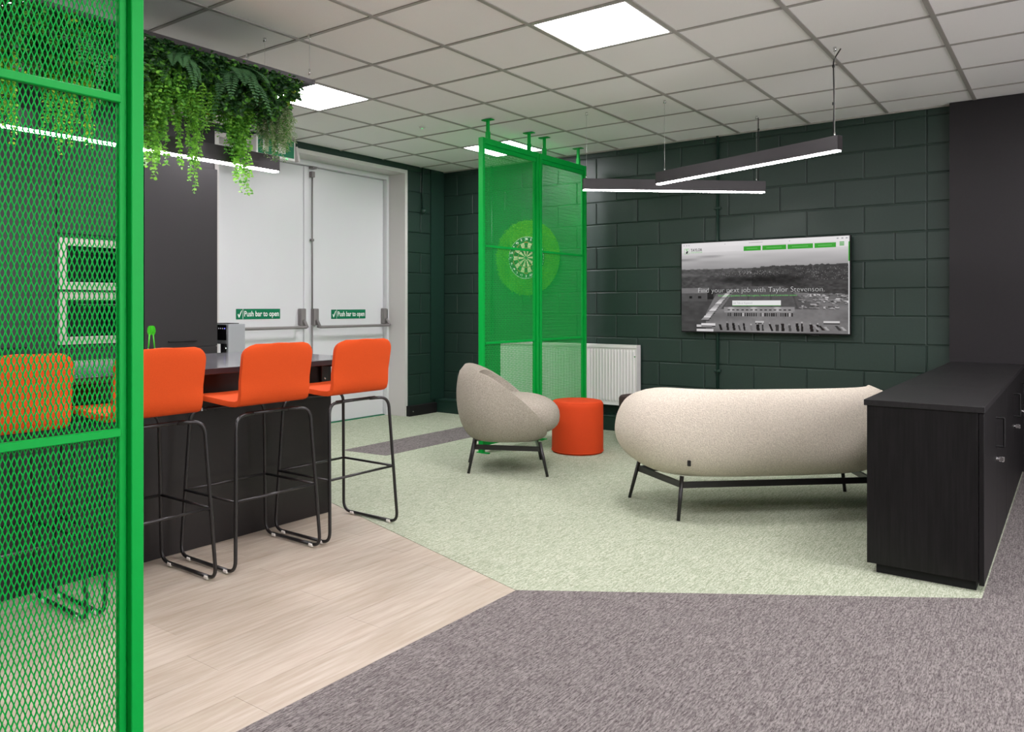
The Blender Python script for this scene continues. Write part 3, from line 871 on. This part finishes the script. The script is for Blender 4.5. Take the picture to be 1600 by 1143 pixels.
trailing('trailing_plant', 'round-leaved green trailing plant hanging down in front of the door head', -3.64, 2.60, 2.38, 44, .42, .10, [M['leaf_mid'], M['leaf_bright']], leaf=(.023, .022))
trailing('trailing_plant', 'round-leaved green vines reaching lowest in front of the white doors', -3.655, 2.63, 2.36, 11, .63, .06, Br, leaf=(.028, .027), lean=(0, .04), fmin=.84)
trailing('trailing_plant', 'feathery silver-green trailing plant at the free end of the tray', -3.64, 2.86, 2.38, 80, .40, .105, [M['leaf_silver'], M['leaf_mid']], leaf=(.024, .0065), gap=.010, elong=1.0, fmin=.6)
trailing('trailing_plant', 'bright vines seen through the near mesh in the middle of the tray', -3.64, 1.72, 2.42, 16, .72, .11, [M['leaf_bright'], M['leaf_yellow']], leaf=(.024, .022), fmin=.7)
trailing('trailing_plant', 'yellow-green vines seen through the near mesh at the picture edge', -3.64, 1.44, 2.42, 16, .62, .09, [M['leaf_bright'], M['leaf_yellow']], leaf=(.024, .022), fmin=.7)
trailing('trailing_plant', 'feathery silver-green trailing plant behind the upper near mesh', -3.70, 1.62, 2.42, 34, .26, .13, [M['leaf_silver'], M['leaf_mid']], leaf=(.022, .008), gap=.012)

def frond(L, W, droop, az, el):
    S = Leaves(); pts = []
    n = 24
    for i in range(n + 1):
        u_ = i / n
        r_ = L * (u_ - .18 * droop * u_ * u_); z = math.sin(el) * L * u_ - droop * L * .62 * u_ * u_
        pts.append(Vector((r_ * math.cos(az), r_ * math.sin(az), z)))
    S.stem(pts, .0016, 0)
    for i in range(1, n + 1):
        u_ = i / n; t_ = (pts[i] - pts[i - 1]).normalized()
        sd = t_.cross(Vector((0, 0, 1)))
        if sd.length < .05: sd = Vector((-math.sin(az), math.cos(az), 0))
        sd.normalize(); nn = sd.cross(t_)
        wl_ = W * math.sin(math.pi * min(1, .12 + .88 * u_)) ** .7 * (1 - .45 * u_) + .006
        for sg in (1, -1):
            S.leaf(pts[i], sd * sg + t_ * .35, nn, wl_, .0105, 0, .06)
    return S
def fern(label, x, y, z, n, L, W, azc, span):
    t = thing('fern', label, 'plant', (x, y, z), 0, 'ferns in the hanging tray')
    for k in range(n):
        az = R(azc) + R(span) * (k / (n - 1) - .5) + random.uniform(-.1, .1)
        frond(L * random.uniform(.8, 1.1), W * random.uniform(.85, 1.1), random.uniform(1.1, 1.9), az, R(random.uniform(0, 25))).build('frond', M['leaf_fern'], t)
fern('large grey-green fern hanging over the lit bar pendant', -3.56, 2.52, 2.43, 15, .30, .066, 10, 230)
fern('smaller dark green fern among vines beside the near screen post', -3.53, 2.19, 2.42, 11, .22, .055, 0, 220)
fern('grey-green fern behind the upper near mesh', -3.60, 1.78, 2.44, 8, .28, .055, -20, 200)

# ================================================================== PENDANT LIGHTS
def pendant(label, A, B, zt, cable=None, hooks=(.12, .12), black_at=None):
    A = Vector((*A, 0)); B = Vector((*B, 0)); mid = (A + B) / 2; L = (B - A).length; rz = math.atan2(B.y - A.y, B.x - A.x)
    t = thing('linear_pendant', label, 'light', (mid.x, mid.y, zt - .09), rz, 'slim black linear pendant lights')
    a = L / 2; w_ = .024
    obj('housing', bx(-a, a, -w_, w_, .004, .09, .0015), M['pendant'], t)
    obj('diffuser', bx(-a + .006, a - .006, -w_ + .003, w_ - .003, -.004, .004, .001), M['led'], t)
    for k, sx in enumerate((-1, 1)):
        xx = sx * (a - hooks[k])
        c = obj('suspension_wire', tb([(xx, 0, .11), (xx, 0, CE - zt + .09 - .02)], .0011, 6), M['wire'], t)
        obj('ferrule', tb([(xx, 0, .089), (xx, 0, .112)], .005, 8), M['chrome'], c, True)
        obj('ceiling_cup', tb([(xx, 0, CE - zt + .09 - .024), (xx, 0, CE - zt + .09 - .002)], .009, 10), M['chrome'], c, True)
    if black_at is not None:
        sx = black_at; xx = sx * (a - .05); zc = CE - zt + .09
        p = [(xx, .008, .09), (xx + .004, .010, .09 + (zc - .09) * .4), (xx, .008, zc - .075), (xx - sx * .0 + .02, .05, zc - .004)]
        obj('power_cable', tb(fillet(p, .03, 5), .0042, 8), M['cable'], t, True)
        for zz in (.36, .78):
            obj('cable_tie', tb([(xx + .002, .008, .09 + (zc - .09) * zz), (xx + .002, .008, .105 + (zc - .09) * zz)], .0085, 8), M['cable'], t)
    return t
pendant('slim black pendant light nearest the television, sloping across the view', (-2.545, 5.578), (-1.125, 5.016), 2.222, hooks=(.075, .035), black_at=1)
pendant('slim black pendant light beyond, between the mesh screens and the television', (-3.150, 5.500), (-2.035, 6.512), 2.225, hooks=(.03, .068), black_at=1)
pendant('long black pendant light over the island below the hanging plants', (-3.745, 1.36), (-3.745, 2.96), 2.083, hooks=(.09, .09))

# ================================================================== TELEVISION
TXa, TXb, TZa, TZb = -2.936, -1.480, .968, 1.792
tv = thing('television', 'large wall-mounted television showing a website over a grey aerial photograph', 'television', ((TXa + TXb) / 2, YW - .08, TZa))
tw, th = TXb - TXa, TZb - TZa
obj('casing', bx(-tw / 2, tw / 2, .002, .045, 0, th, .003), M['black'], tv)
obj('wall_mount', bx(-.2, .2, .045, .0775, .2, .6), M['black_metal'], tv)
obj('status_light', bx(tw / 2 - .30, tw / 2 - .24, .0, .03, -.008, .001), M['black'], tv)
# picture drawn as a grid of coloured cells
NX, NY = 330, 186
u_, v_ = np.meshgrid((np.arange(NX) + .5) / NX, 1 - (np.arange(NY) + .5) / NY)      # v: 0 bottom .. 1 top ; row 0 top
def vn(u, v, fx, fy, seed):
    r = np.random.default_rng(seed); g = r.random((64, 64))
    x = (u * fx) % 63; y = (v * fy) % 63; xi = x.astype(int); yi = y.astype(int); fx_ = x - xi; fy_ = y - yi
    fx_ = fx_ * fx_ * (3 - 2 * fx_); fy_ = fy_ * fy_ * (3 - 2 * fy_)
    return (g[yi, xi] * (1 - fx_) + g[yi, xi + 1] * fx_) * (1 - fy_) + (g[yi + 1, xi] * (1 - fx_) + g[yi + 1, xi + 1] * fx_) * fy_
T = 1 - v_                                   # 0 top .. 1 bottom
g = np.zeros_like(T)
sky = 205 - 60 * np.clip((T - .12) / .2, 0, 1) + 12 * (vn(u_, T, 6, 30, 1) - .5)
cl = np.clip(vn(u_, T, 5, 26, 2) * 1.6 - .75, 0, 1) * np.exp(-((T - .17) / .04) ** 2) * np.clip(1.25 - u_ * 1.6, .15, 1)
sky -= 90 * cl
g = sky.copy()
hor = .285 + .008 * vn(u_, T * 0, 60, 1, 3) - .012 * (u_ > .55) * vn(u_, T * 0, 62, 1, 5) + .01 * (u_ < .5)
land = T > hor
tex = vn(u_, T, 40, 60, 6) * .5 + vn(u_, T, 62, 62, 7) * .5
dk = 42 + 40 * tex
bandf = np.clip(vn(u_, T, 3, 22, 8) * 2 - .6, 0, 1)
dk += 36 * bandf * (T < .55) * (u_ < .45)
spk = (rng.random(T.shape) > .93) * np.exp(-((T - .36) / .035) ** 2) * np.exp(-((u_ - .45) / .2) ** 2)
dk += 130 * spk
spk2 = (rng.random(T.shape) > .95) * ((T > .30) & (T < .44) & (u_ > .7))
dk += 70 * spk2
trees = np.exp(-((T - .43) / .05) ** 2) * np.clip((u_ - .15) * 6, 0, 1) * np.clip((.80 - u_) * 6, 0, 1) * (.75 + .5 * vn(u_, T, 30, 40, 31))
dk = dk * (1 - .55 * trees)
g = np.where(land, dk, g)
# yard
yard = (T > .55 + .10 * np.abs(u_ - .5)) & (u_ > .16 + .30 * np.clip(.80 - T, 0, 1))
ycol = 92 + 26 * vn(u_, T, 8, 12, 9) + 10 * vn(u_, T, 50, 50, 10) + 26 * np.exp(-((u_ - .55) / .25) ** 2) * (T > .75)
g = np.where(yard, ycol, g)
field = (T > .58) & (~yard) & (u_ < .4)
g = np.where(field, 62 + 16 * vn(u_, T, 30, 40, 12), g)
def rect(u0, u1, t0, t1, val, skew=0.0):
    global g
    uc = u_ - skew * (T - t0)
    mk = (uc > u0) & (uc < u1) & (T > t0) & (T < t1)
    g = np.where(mk, val + 12 * (tex - .5), g)
rect(0, .18, .51, .57, 118); rect(0, .17, .57, .66, 84); rect(.05, .07, .60, .63, 30); rect(.11, .13, .60, .63, 30); rect(.17, .21, .53, .64, 34)
# warehouse roof and front
lft = .31 - .10 * (T - .50) / .24; rgt = .63 + .20 * (T - .50) / .24
roof = (T > .50) & (T < .745) & (u_ > lft + .05) & (u_ < rgt)
g = np.where(roof, 78 + 14 * tex - 12 * (np.abs(((u_ - .5) / (.6 + T)) % .11 - .05) < .004), g)
front = (T > .725) & (T < .775) & (u_ > .275) & (u_ < .70)
g = np.where(front, 142 + 40 * np.exp(-(((u_ - .30) % .14 - .02) / .02) ** 2), g)
rect(.28, .69, .775, .785, 150)
for k in range(30):
    a = .30 + k * .0132
    rect(a, a + .0075, .79, .83, [34, 60, 190, 48, 120, 30, 88][(k * k + k // 3) % 7])
for k in range(14): rect(.30 + k * .028, .315 + k * .028, .755, .764, 28)
for k in range(17):      # row of trailers up the left side
    f_ = k / 16; a = .315 - .17 * f_ ** .9; tt = .535 + .31 * f_
    rect(a, a + .022 + .022 * f_, tt, tt + .016 + .010 * f_, 150 + 22 * (k % 4), -.6); rect(a, a + .022 + .02 * f_, tt + .017 + .010 * f_, tt + .023 + .012 * f_, 52, -.6)
rr_ = np.random.default_rng(5)
for k in range(110):     # vehicles on the right
    a = .66 + .33 * rr_.random(); tt = .585 + .15 * rr_.random()
    if a < .70 + .1 * (tt - .5): continue
    sk = .5 * rr_.random(); rect(a, a + .010 + .03 * rr_.random() ** 2, tt, tt + .008 + .010 * rr_.random(), 90 + 120 * rr_.random(), sk); rect(a, a + .014, tt + .012, tt + .017, 32, sk)
for a, tt, wv_, val in ((.10, .925, .10, 205), (.13, .91, .09, 222), (.10, .975, .11, 215), (.47, .875, .05, 190), (.86, .87, .09, 205)):
    rect(a, a + wv_, tt, tt + .025, val); rect(a, a + wv_, tt + .025, tt + .035, 30)
for k in range(16):
    a = .24 + k * .038 + .014 * rr_.random(); t0_ = .885 + .04 * rr_.random(); rect(a, a + .010 + .010 * rr_.random(), t0_, .985, 28 + 90 * rr_.random() * (k % 2), .25 * rr_.random()); rect(a + .002, a + .010, t0_ - .014, t0_, 110 + 80 * rr_.random())
for k in range(7):
    a = .80 + k * .03; rect(a, a + .016, .91 + .01 * (k % 3), .97, [150, 40, 165, 120, 60, 170, 120][k], .5)
g = np.where(T < .105, 226 + 10 * vn(u_, T, 10, 10, 20) - 14 * (T > .05) * vn(u_, T, 6, 20, 21), g)
g = np.where((T >= .105) & (T < .145) & ~land, np.maximum(g, 214 - 400 * (T - .105)), g)
g = np.clip(g, 14, 240)
rgb = np.stack([g, g * .985, g * .99], -1) / 255.0
# scrollbar
rgb[:, -2:, :] = .82
rgb[(T[:, -1] > .06) & (T[:, -1] < .26), -2:, :] = np.array([.19, .63, .16])
lin = np.where(rgb <= .04045, rgb / 12.92, ((rgb + .055) / 1.055) ** 2.4)
bz = .006
px = np.linspace(-tw / 2 + bz, tw / 2 - bz, NX + 1); pz = np.linspace(th - bz, .012, NY + 1)
V = np.stack(np.meshgrid(px, pz), -1).reshape(-1, 2); V = np.stack([V[:, 0], np.full(len(V), .0), V[:, 1]], 1)
ii, jj = np.meshgrid(np.arange(NX), np.arange(NY)); a0 = (jj * (NX + 1) + ii).ravel()
Fq = np.stack([a0, a0 + NX + 1, a0 + NX + 2, a0 + 1], 1)
me = bpy.data.meshes.new('screen')
me.vertices.add(len(V)); me.vertices.foreach_set('co', V.ravel().astype(np.float32))
me.loops.add(Fq.size); me.loops.foreach_set('vertex_index', Fq.ravel().astype(np.int32))
me.polygons.add(len(Fq)); me.polygons.foreach_set('loop_start', np.arange(len(Fq), dtype=np.int32) * 4)
ca = me.color_attributes.new('picture', 'FLOAT_COLOR', 'CORNER')
cc = np.repeat(np.concatenate([lin.reshape(-1, 3), np.ones((NX * NY, 1))], 1), 4, axis=0)
ca.data.foreach_set('color', cc.ravel().astype(np.float32))
me.materials.append(M['scr_pic']); me.update(calc_edges=True)
scrn = link(bpy.data.objects.new('screen', me), tv)
def su(u): return -tw / 2 + bz + u * (tw - 2 * bz)
def sv(t_): return th - bz - t_ * (th - bz - .012)
def srect(name, u0, u1, t0, t1, m_, y=-.0008): return obj(name, bx(su(u0), su(u1), y, y + .0006, sv(t1), sv(t0)), m_, scrn)
for u0, u1 in ((.399, .503), (.512, .652), (.660, .803), (.811, .928)):
    bt = srect('menu_button', u0, u1, .062, .112, M['scr_green'])
    n_ = max(5, int((u1 - u0) / .011)); bm = bmesh.new()
    w0 = u0 + (u1 - u0) * .18; w1 = u1 - (u1 - u0) * .18; st_ = (w1 - w0) / n_
    for k in range(n_): box(bm, su(w0 + st_ * k), su(w0 + st_ * k + st_ * .66), -.0012, -.0008, sv(.092), sv(.084))
    o = obj('caption_strokes', bm, M['scr_pale'], scrn)
bm = bmesh.new()
for t0 in (.058, .073, .088): box(bm, su(.947), su(.972), -.0012, -.0006, sv(t0 + .010), sv(t0))
obj('menu_icon', bm, M['scr_green'], scrn)
bm = bmesh.new()
for u0 in (.012, .03, .045): box(bm, su(u0), su(u0 + .007), -.0012, -.0006, sv(.03), sv(.02))
for u0 in (.932, .957, .980): box(bm, su(u0), su(u0 + .010), -.0012, -.0006, sv(.03), sv(.015))
box(bm, su(.43), su(.515), -.0012, -.0006, sv(.027), sv(.022)); box(bm, su(.28), su(.285), -.0012, -.0006, sv(.03), sv(.022)); box(bm, su(.668), su(.674), -.0012, -.0006, sv(.03), sv(.022))
obj('browser_icon', bm, M['scr_grey'], scrn)
# emblem: outlined square with a bar and figure
bm = bmesh.new()
for (a, b_, c, d) in ((.018, .050, .060, .063), (.018, .0195, .060, .122), (.0485, .050, .060, .122), (.018, .050, .119, .122), (.026, .043, .068, .074), (.032, .037, .074, .09)):
    box(bm, su(a), su(b_), -.0012, -.0006, sv(d), sv(c))
obj('emblem', bm, M['scr_pale'], scrn)
bm = bmesh.new(); box(bm, su(.029), su(.040), -.0013, -.0006, sv(.116), sv(.096)); box(bm, su(.034), su(.043), -.0013, -.0006, sv(.104), sv(.088))
obj('emblem_figure', bm, M['scr_dark'], scrn)
text('site_name', 'TAYLOR', .034, M['scr_dark'], scrn, (su(.098), -.001, sv(.080)), FY, width=.108, space=1.15, bold=.0007)
text('site_name', 'STEVENSON', .020, M['scr_pale'], scrn, (su(.098), -.001, sv(.107)), FY, width=.108, space=1.2)
text('headline', 'Find your next job with Taylor Stevenson.', .065, M['scr_white'], scrn, (su(.488), -.001, sv(.540)), FY, width=1.09, bold=-.0016)
text('strapline', 'Recruitment specialists within the Logistics, Industrial and Construction sectors.', .021, M['scr_pale'], scrn, (su(.478), -.001, sv(.600)), FY, width=.685)
srect('search_box', .329, .621, .655, .710, M['scr_white'])
srect('search_box_rule', .329, .621, .708, .713, M['scr_green'], -.0014)
text('search_prompt', 'Job Title or Keyword', .026, M['scr_grey'], scrn, (su(.393), -.001, sv(.683)), FY, width=.17)

# ================================================================== RADIATOR
RX0, RX1, RZ0, RZ1, RY = -4.985, -3.372, .240, .832, YW - .10
t = thing('radiator', 'white panel radiator on the block wall behind the far mesh screens', 'radiator', ((RX0 + RX1) / 2, RY, RZ0))
rw, rh = (RX1 - RX0) / 2, RZ1 - RZ0
n = int(2 * rw / .0333); bm = bmesh.new()
prof = []
for k in range(n):
    x0 = -rw + .02 + (2 * rw - .04) * k / n; wv_ = (2 * rw - .04) / n
    prof += [(x0, 0), (x0 + wv_ * .22, 0), (x0 + wv_ * .36, -.011), (x0 + wv_ * .64, -.011), (x0 + wv_ * .78, 0)]
prof = [(-rw + .002, 0)] + prof + [(rw - .02, 0), (rw - .002, 0)]
za, zb_ = .045, rh - .055
rows = []
for z, kf in ((.002, 0), (za - .012, 0), (za + .006, 1), (zb_ - .006, 1), (zb_ + .012, 0), (rh - .032, 0)):
    rows.append([bm.verts.new((x, y * kf, z)) for x, y in prof])
for a, b_ in zip(rows[:-1], rows[1:]):
    for k in range(len(prof) - 1): bm.faces.new((a[k], a[k + 1], b_[k + 1], b_[k]))
obj('front_panel', bm, M['rad'], t)
obj('back_panel', bx(-rw + .01, rw - .01, .06, .072, .0, rh - .03), M['rad'], t)
obj('top_grille', bx(-rw, rw, -.012, .078, rh - .032, rh, .004, 2), M['rad'], t)
for sx in (-1, 1):
    obj('side_panel', bx(sx * rw - (.004 if sx > 0 else 0), sx * rw + (0 if sx > 0 else .004), -.008, .076, .004, rh - .03), M['rad'], t)
obj('bottom_rim', bx(-rw + .006, rw - .006, -.006, .0, 0, .012, .002), M['rad'], t)
obj('bleed_valve', tb([(rw - .02, -.012, rh - .11), (rw - .02, .002, rh - .11)], .007, 10), M['chrome'], t)
obj('wall_bracket', bx(-.5, -.47, .072, .0985, .1, .5), M['rad'], t); obj('wall_bracket', bx(.47, .5, .072, .0985, .1, .5), M['rad'], t)

# ================================================================== DARTBOARD with turf surround
DX, DZc = -4.690, 1.725
t = thing('turf_surround', 'round green turf disc on the wall around the dartboard', 'wall panel', (DX, YW - .002, DZc))
def disc(r0, r1, y0, y1, n=64):
    bm = bmesh.new(); rings = []
    for (r_, y) in ((r0, y0), (r1, y0), (r1, y1), (r0, y1)):
        rings.append([bm.verts.new((r_ * math.cos(2 * math.pi * k / n), y, r_ * math.sin(2 * math.pi * k / n))) for k in range(n)])
    for q in range(4):
        a, b_ = rings[q], rings[(q + 1) % 4]
        for k in range(n): bm.faces.new((a[k], a[(k + 1) % n], b_[(k + 1) % n], b_[k]))
    bmesh.ops.recalc_face_normals(bm, faces=bm.faces)
    return bm
obj('backing_ring', disc(.20, .395, -.03, 0), M['turf'], t)
S = Leaves()
for k in range(9000):
    a = random.uniform(0, 2 * math.pi); r_ = math.sqrt(random.uniform(.222 ** 2, .402 ** 2))
    S.leaf((r_ * math.cos(a), -.028, r_ * math.sin(a)), Vector((random.gauss(0, .6), -1, random.gauss(0, .6))), rv(), random.uniform(.018, .032), .005, 0, .05)
o = S.build('turf_blades', [M['turf']], t); o['kind'] = 'stuff'
t = thing('dartboard', 'black and cream dartboard on the wall behind the far mesh screens', 'dartboard', (DX, YW - .012, DZc))
bm = lathe([(0, 0), (.2255, 0), (.2255, .035), (0, .035)], 64); bmesh.ops.rotate(bm, verts=bm.verts, matrix=Matrix.Rotation(R(90), 3, 'X'))
obj('board', bm, M['db_black'], t)
def sector(r0, r1, k, y):
    bm = bmesh.new(); vs = []
    a0 = math.pi / 2 - math.pi / 20 - k * math.pi / 10; m_ = 3
    o_ = [(r1, a0 + math.pi / 10 * q / m_) for q in range(m_ + 1)] + [(r0, a0 + math.pi / 10 * (m_ - q) / m_) for q in range(m_ + 1)]
    f1 = [bm.verts.new((r_ * math.cos(a), y, r_ * math.sin(a))) for r_, a in o_]
    bm.faces.new(f1); bmesh.ops.recalc_face_normals(bm, faces=bm.faces)
    e = bmesh.ops.extrude_face_region(bm, geom=bm.faces[:]); bmesh.ops.translate(bm, verts=[q for q in e['geom'] if isinstance(q, bmesh.types.BMVert)], vec=(0, .0012, 0))
    bmesh.ops.recalc_face_normals(bm, faces=bm.faces)
    return bm
nums = [20, 1, 18, 4, 13, 6, 10, 15, 2, 17, 3, 19, 7, 16, 8, 11, 14, 9, 12, 5]
for k in range(20):
    dark = k % 2 == 0
    c = obj('segment', sector(.016, .162, k, -.0364), M['db_black'] if dark else M['db_cream'], t)
    obj('ring_segment', sector(.162, .170, k, -.0366), M['db_red'] if dark else M['db_green'], c)
    obj('ring_segment', sector(.099, .107, k, -.0372), M['db_red'] if dark else M['db_green'], c)
    a = math.pi / 2 - k * math.pi / 10
    text('number', str(nums[k]), .036, M['sign_white'], t, (.197 * math.cos(a), -.0362, .197 * math.sin(a)), (R(90), 0, 0), bold=.0008)
bm = lathe([(0, 0), (.016, 0), (.016, .003), (0, .003)], 24); bmesh.ops.rotate(bm, verts=bm.verts, matrix=Matrix.Rotation(R(90), 3, 'X')); bmesh.ops.translate(bm, verts=bm.verts, vec=(0, -.035, 0))
obj('bullseye', bm, M['db_green'], t)
bm = bmesh.new(); tube(bm, [(.222 * math.cos(2 * math.pi * k / 48), -.037, .222 * math.sin(2 * math.pi * k / 48)) for k in range(49)], .0022, 6)
obj('wire_ring', bm, M['sign_white'], t)

# ================================================================== SEATING
def shell(a, b_, n_, zb, zc, zf, zk, thick, nth=96, nr=26, lean=.0, rim=None, top_in=.02, zt=.25, rb=.16, rend=.16, top_end=.1):
    """bucket shell facing +X: half width a (Y), half depth b_ (X); rim from zf (front) to zk (back);
    the underside is rounded in by rb (X) and rend (Y), the upper edge leans in by top_in (X) and top_end (Y)"""
    v = [(0, 0, zb)]; f = []
    def low(z): return 1 - math.sqrt(max(1 - ((zc - z) / (zc - zb)) ** 2, 0)) if z < zc else 0
    def high(z): return 1 - math.sqrt(max(1 - min((z - zc) / zt, 1) ** 2, 0)) if z > zc else 0
    for i in range(1, nr + 1):
        u__ = i / nr
        for k in range(nth):
            th_ = 2 * math.pi * k / nth; c, s_ = math.cos(th_), math.sin(th_)
            X = abs(c) ** (2 / n_) * (1 if c >= 0 else -1); Y = abs(s_) ** (2 / n_) * (1 if s_ >= 0 else -1)
            q = (1 - X) / 2
            zr = zf + (zk - zf) * rim(q)
            if u__ <= .25:                      # flat underside
                fr = u__ / .25; z = zb; bb = (b_ - rb) * fr; aa = (a - rend) * fr
            else:
                w__ = (u__ - .25) / .75
                z = zb + (zr - zb) * w__ ** 1.7
                bb = b_ - rb * low(z) - top_in * high(z); aa = a - rend * low(z) - top_end * high(z)
            v.append((bb * X - lean * (z - zb), aa * Y, z))
    for k in range(nth): f.append((0, 1 + (k + 1) % nth, 1 + k))
    for i in range(nr - 1):
        for k in range(nth):
            p = 1 + i * nth; f.append((p + k, p + (k + 1) % nth, p + nth + (k + 1) % nth, p + nth + k))
    return v, f
def cushion(a, b_, z0, z1, nx=3.0, nz=2.6, off=0.0, dome=.02, nth=56, nr=18):
    v = []; f = []; zc = (z0 + z1) / 2; hz = (z1 - z0) / 2
    for i in range(nr + 1):
        ph = -math.pi / 2 + math.pi * i / nr; cp, sp = math.cos(ph), math.sin(ph)
        rz_ = abs(sp) ** (2 / nz) * (1 if sp >= 0 else -1); rr = max(cp, 0) ** (2 / nz)
        for k in range(nth):
            th_ = 2 * math.pi * k / nth; c, s_ = math.cos(th_), math.sin(th_)
            X = abs(c) ** (2 / nx) * (1 if c >= 0 else -1); Y = abs(s_) ** (2 / nx) * (1 if s_ >= 0 else -1)
            v.append((off + b_ * rr * X, a * rr * Y, zc + hz * rz_ + (dome * (1 - rr * rr) if rz_ > 0 else 0)))
    for i in range(nr):
        for k in range(nth):
            p = i * nth; f.append((p + k, p + (k + 1) % nth, p + nth + (k + 1) % nth, p + nth + k))
    return v, f
def seat_body(t, a, b_, n_, zb, zc, zf, zk, thick, cush, lean, rim, fab, **kw):
    v, f = shell(a, b_, n_, zb, zc, zf, zk, thick, lean=lean, rim=rim, **kw)
    o = obj_py('shell', v, f, fab, t, True)
    md = o.modifiers.new('thick', 'SOLIDIFY'); md.thickness = thick; md.offset = -1; md.use_even_offset = True
    md = o.modifiers.new('soft', 'BEVEL'); md.width = thick * .47; md.segments = 5; md.limit_method = 'ANGLE'; md.angle_limit = R(55)
    v, f = cushion(*cush[:4], off=cush[4], nx=cush[5])
    obj_py('cushion', v, f, fab, t, True)
def flat_bar(p0, p1, w_, h_):
    p0, p1 = Vector(p0), Vector(p1); d = (p1 - p0).normalized(); s_ = d.cross(Vector((0, 0, 1))).normalized() * (w_ / 2); up = Vector((0, 0, h_ / 2))
    bm = bmesh.new(); A = [bm.verts.new(p0 + q) for q in (s_ + up, -s_ + up, -s_ - up, s_ - up)]; B = [bm.verts.new(p1 + q) for q in (s_ + up, -s_ + up, -s_ - up, s_ - up)]
    bm.faces.new(A[::-1]); bm.faces.new(B)
    for k in range(4): bm.faces.new((A[k], A[(k + 1) % 4], B[(k + 1) % 4], B[k]))
    bmesh.ops.recalc_face_normals(bm, faces=bm.faces)
    return bm
def under_frame(t, foot, topf, z_top, rail_h=.035):
    """foot/top: dict of the corner positions (sx,sy)->(x,y)"""
    for k in foot:
        obj('leg', tb([(*foot[k], .0025), (*topf[k], z_top + .05)], [.0105, .0125], 10), M['black_metal'], t, True)
    ks = [(-1, -1), (1, -1), (1, 1), (-1, 1)]
    for p, q in zip(ks, ks[1:] + ks[:1]):
        obj('rail', flat_bar((*topf[p], z_top), (*topf[q], z_top), .014, rail_h), M['black_metal'], t)
# armchair (rear legs stand closer together than the front ones)
t = thing('armchair', 'shade-toned boucle tub armchair on slim black legs beside the orange pouf', 'armchair', (-3.395, 4.800, 0), R(37))
seat_body(t, .40, .378, 2.5, .232, .56, .245, .772, .11, (.30, .345, .255, .545, .045, 2.6), .0, lambda q: 1 - (1 - q) ** 1.8, M['boucle_shaded'], rb=.15, rend=.17, top_in=.06, top_end=.04, zt=.21)
def corners(fx, fy, rx, ry): return {(1, -1): (fx, -fy), (1, 1): (fx, fy), (-1, -1): (-rx, -ry), (-1, 1): (-rx, ry)}
under_frame(t, corners(.275, .315, .285, .20), corners(.225, .265, .235, .18), .190)
# sofa
t = thing('sofa', 'long cream boucle sofa seen from behind on slim black legs', 'sofa', (-1.540, 4.815, 0), R(133.5))
seat_body(t, .865, .385, 3.2, .228, .46, .36, .742, .085, (.76, .33, .28, .48, .035, 5.0), .0, lambda q: 1 - (1 - q) ** 4, M['boucle'], rb=.17, rend=.32, top_in=.08, top_end=.29, zt=.285)
under_frame(t, corners(.275, .72, .285, .61), corners(.235, .67, .235, .57), .192)
obj('maker_tab', bx(-.372, -.354, .570, .584, .325, .355), M['black'], t)
# poufs
def pouf(label, x, y, r_, h_, m_):
    t = thing('pouf', label, 'pouf', (x, y, .002), 0, 'round drum poufs')
    obj('body', lathe([(0, .001), (r_ - .008, .001), (r_ - .002, .008), (r_, .02), (r_, .05), (r_, h_ - .05), (r_, h_ - .022), (r_ - .006, h_ - .012)], 64), m_, t, True)
    obj('top', lathe([(r_ - .007, h_ - .0125), (r_ - .006, h_ - .010), (r_ - .014, h_ - .002), (r_ - .035, h_ + .002), (0, h_ + .006)], 64), m_, t, True)
    bm = bmesh.new(); tube(bm, [(r_ * math.cos(2 * math.pi * k / 64), r_ * math.sin(2 * math.pi * k / 64), .016) for k in range(65)], .004, 6)
    obj('piping', bm, m_, t, True)
pouf('bright orange round drum pouf between the armchair and sofa', -3.315, 5.70, .212, .425, M['orange_vinyl'])
pouf('dark brown round drum pouf half hidden by the sofa', -3.02, 6.33, .212, .425, M['brown'])

# ================================================================== STORAGE CABINETS
CX0, CX1, CZ = -.762, -.312, .784
def cabinet(y0, y1, label):
    t = thing('storage_cabinet', label, 'cabinet', ((CX0 + CX1) / 2, (y0 + y1) / 2, 0), 0, 'black storage cabinets')
    a, b_ = (CX1 - CX0) / 2, (y1 - y0) / 2 - .0008
    obj('carcass', bx(-a, a - .021, -b_, b_, .045, CZ - .027), M['black_wood'], t)
    obj('plinth', bx(-a + .035, a - .03, -b_ + .02, b_ - .02, .0022, .045), M['black'], t)
    for q, (p0, p1) in enumerate(((-b_ + .001, -.0015), (.0015, b_ - .001))):
        d = obj('door', bx(a - .019, a, p0, p1, .03, CZ - .030, .0012), M['black_wood'], t)
        if q == 0:
            hy_ = p1 - .05
            bm = tb(fillet([(a, hy_, .535), (a + .034, hy_, .535), (a + .034, hy_, .672), (a, hy_, .672)], .004, 2), .0055, 6)
            obj('handle', bm, M['black'], d)
            bm = bmesh.new(); tube(bm, [(a, hy_ + .02, .472), (a + .012, hy_ + .02, .472)], .010, 12); box(bm, a + .012, a + .034, hy_ + .0185, hy_ + .0215, .459, .485, .003)
            obj('lock', bm, M['chrome'], d)
    return t
cabinet(3.905, 5.205, 'black wood-grain storage cabinet showing its side at the near end')
cabinet(5.205, 6.505, 'second black wood-grain storage cabinet along the same run')
cabinet(6.505, 6.948, 'narrow last black storage cabinet against the charcoal pier')
t = thing('cabinet_top', 'continuous black wood-grain top across the storage cabinets', 'worktop', (0, 0, CZ - .0265))
for y0, y1 in ((3.898, 4.805), (4.808, 5.80), (5.803, 6.95)):
    obj('top_panel', bx(CX0 - .012, CX1 + .004, y0, y1, 0, .0265, .0015), M['black_wood_top'], t)
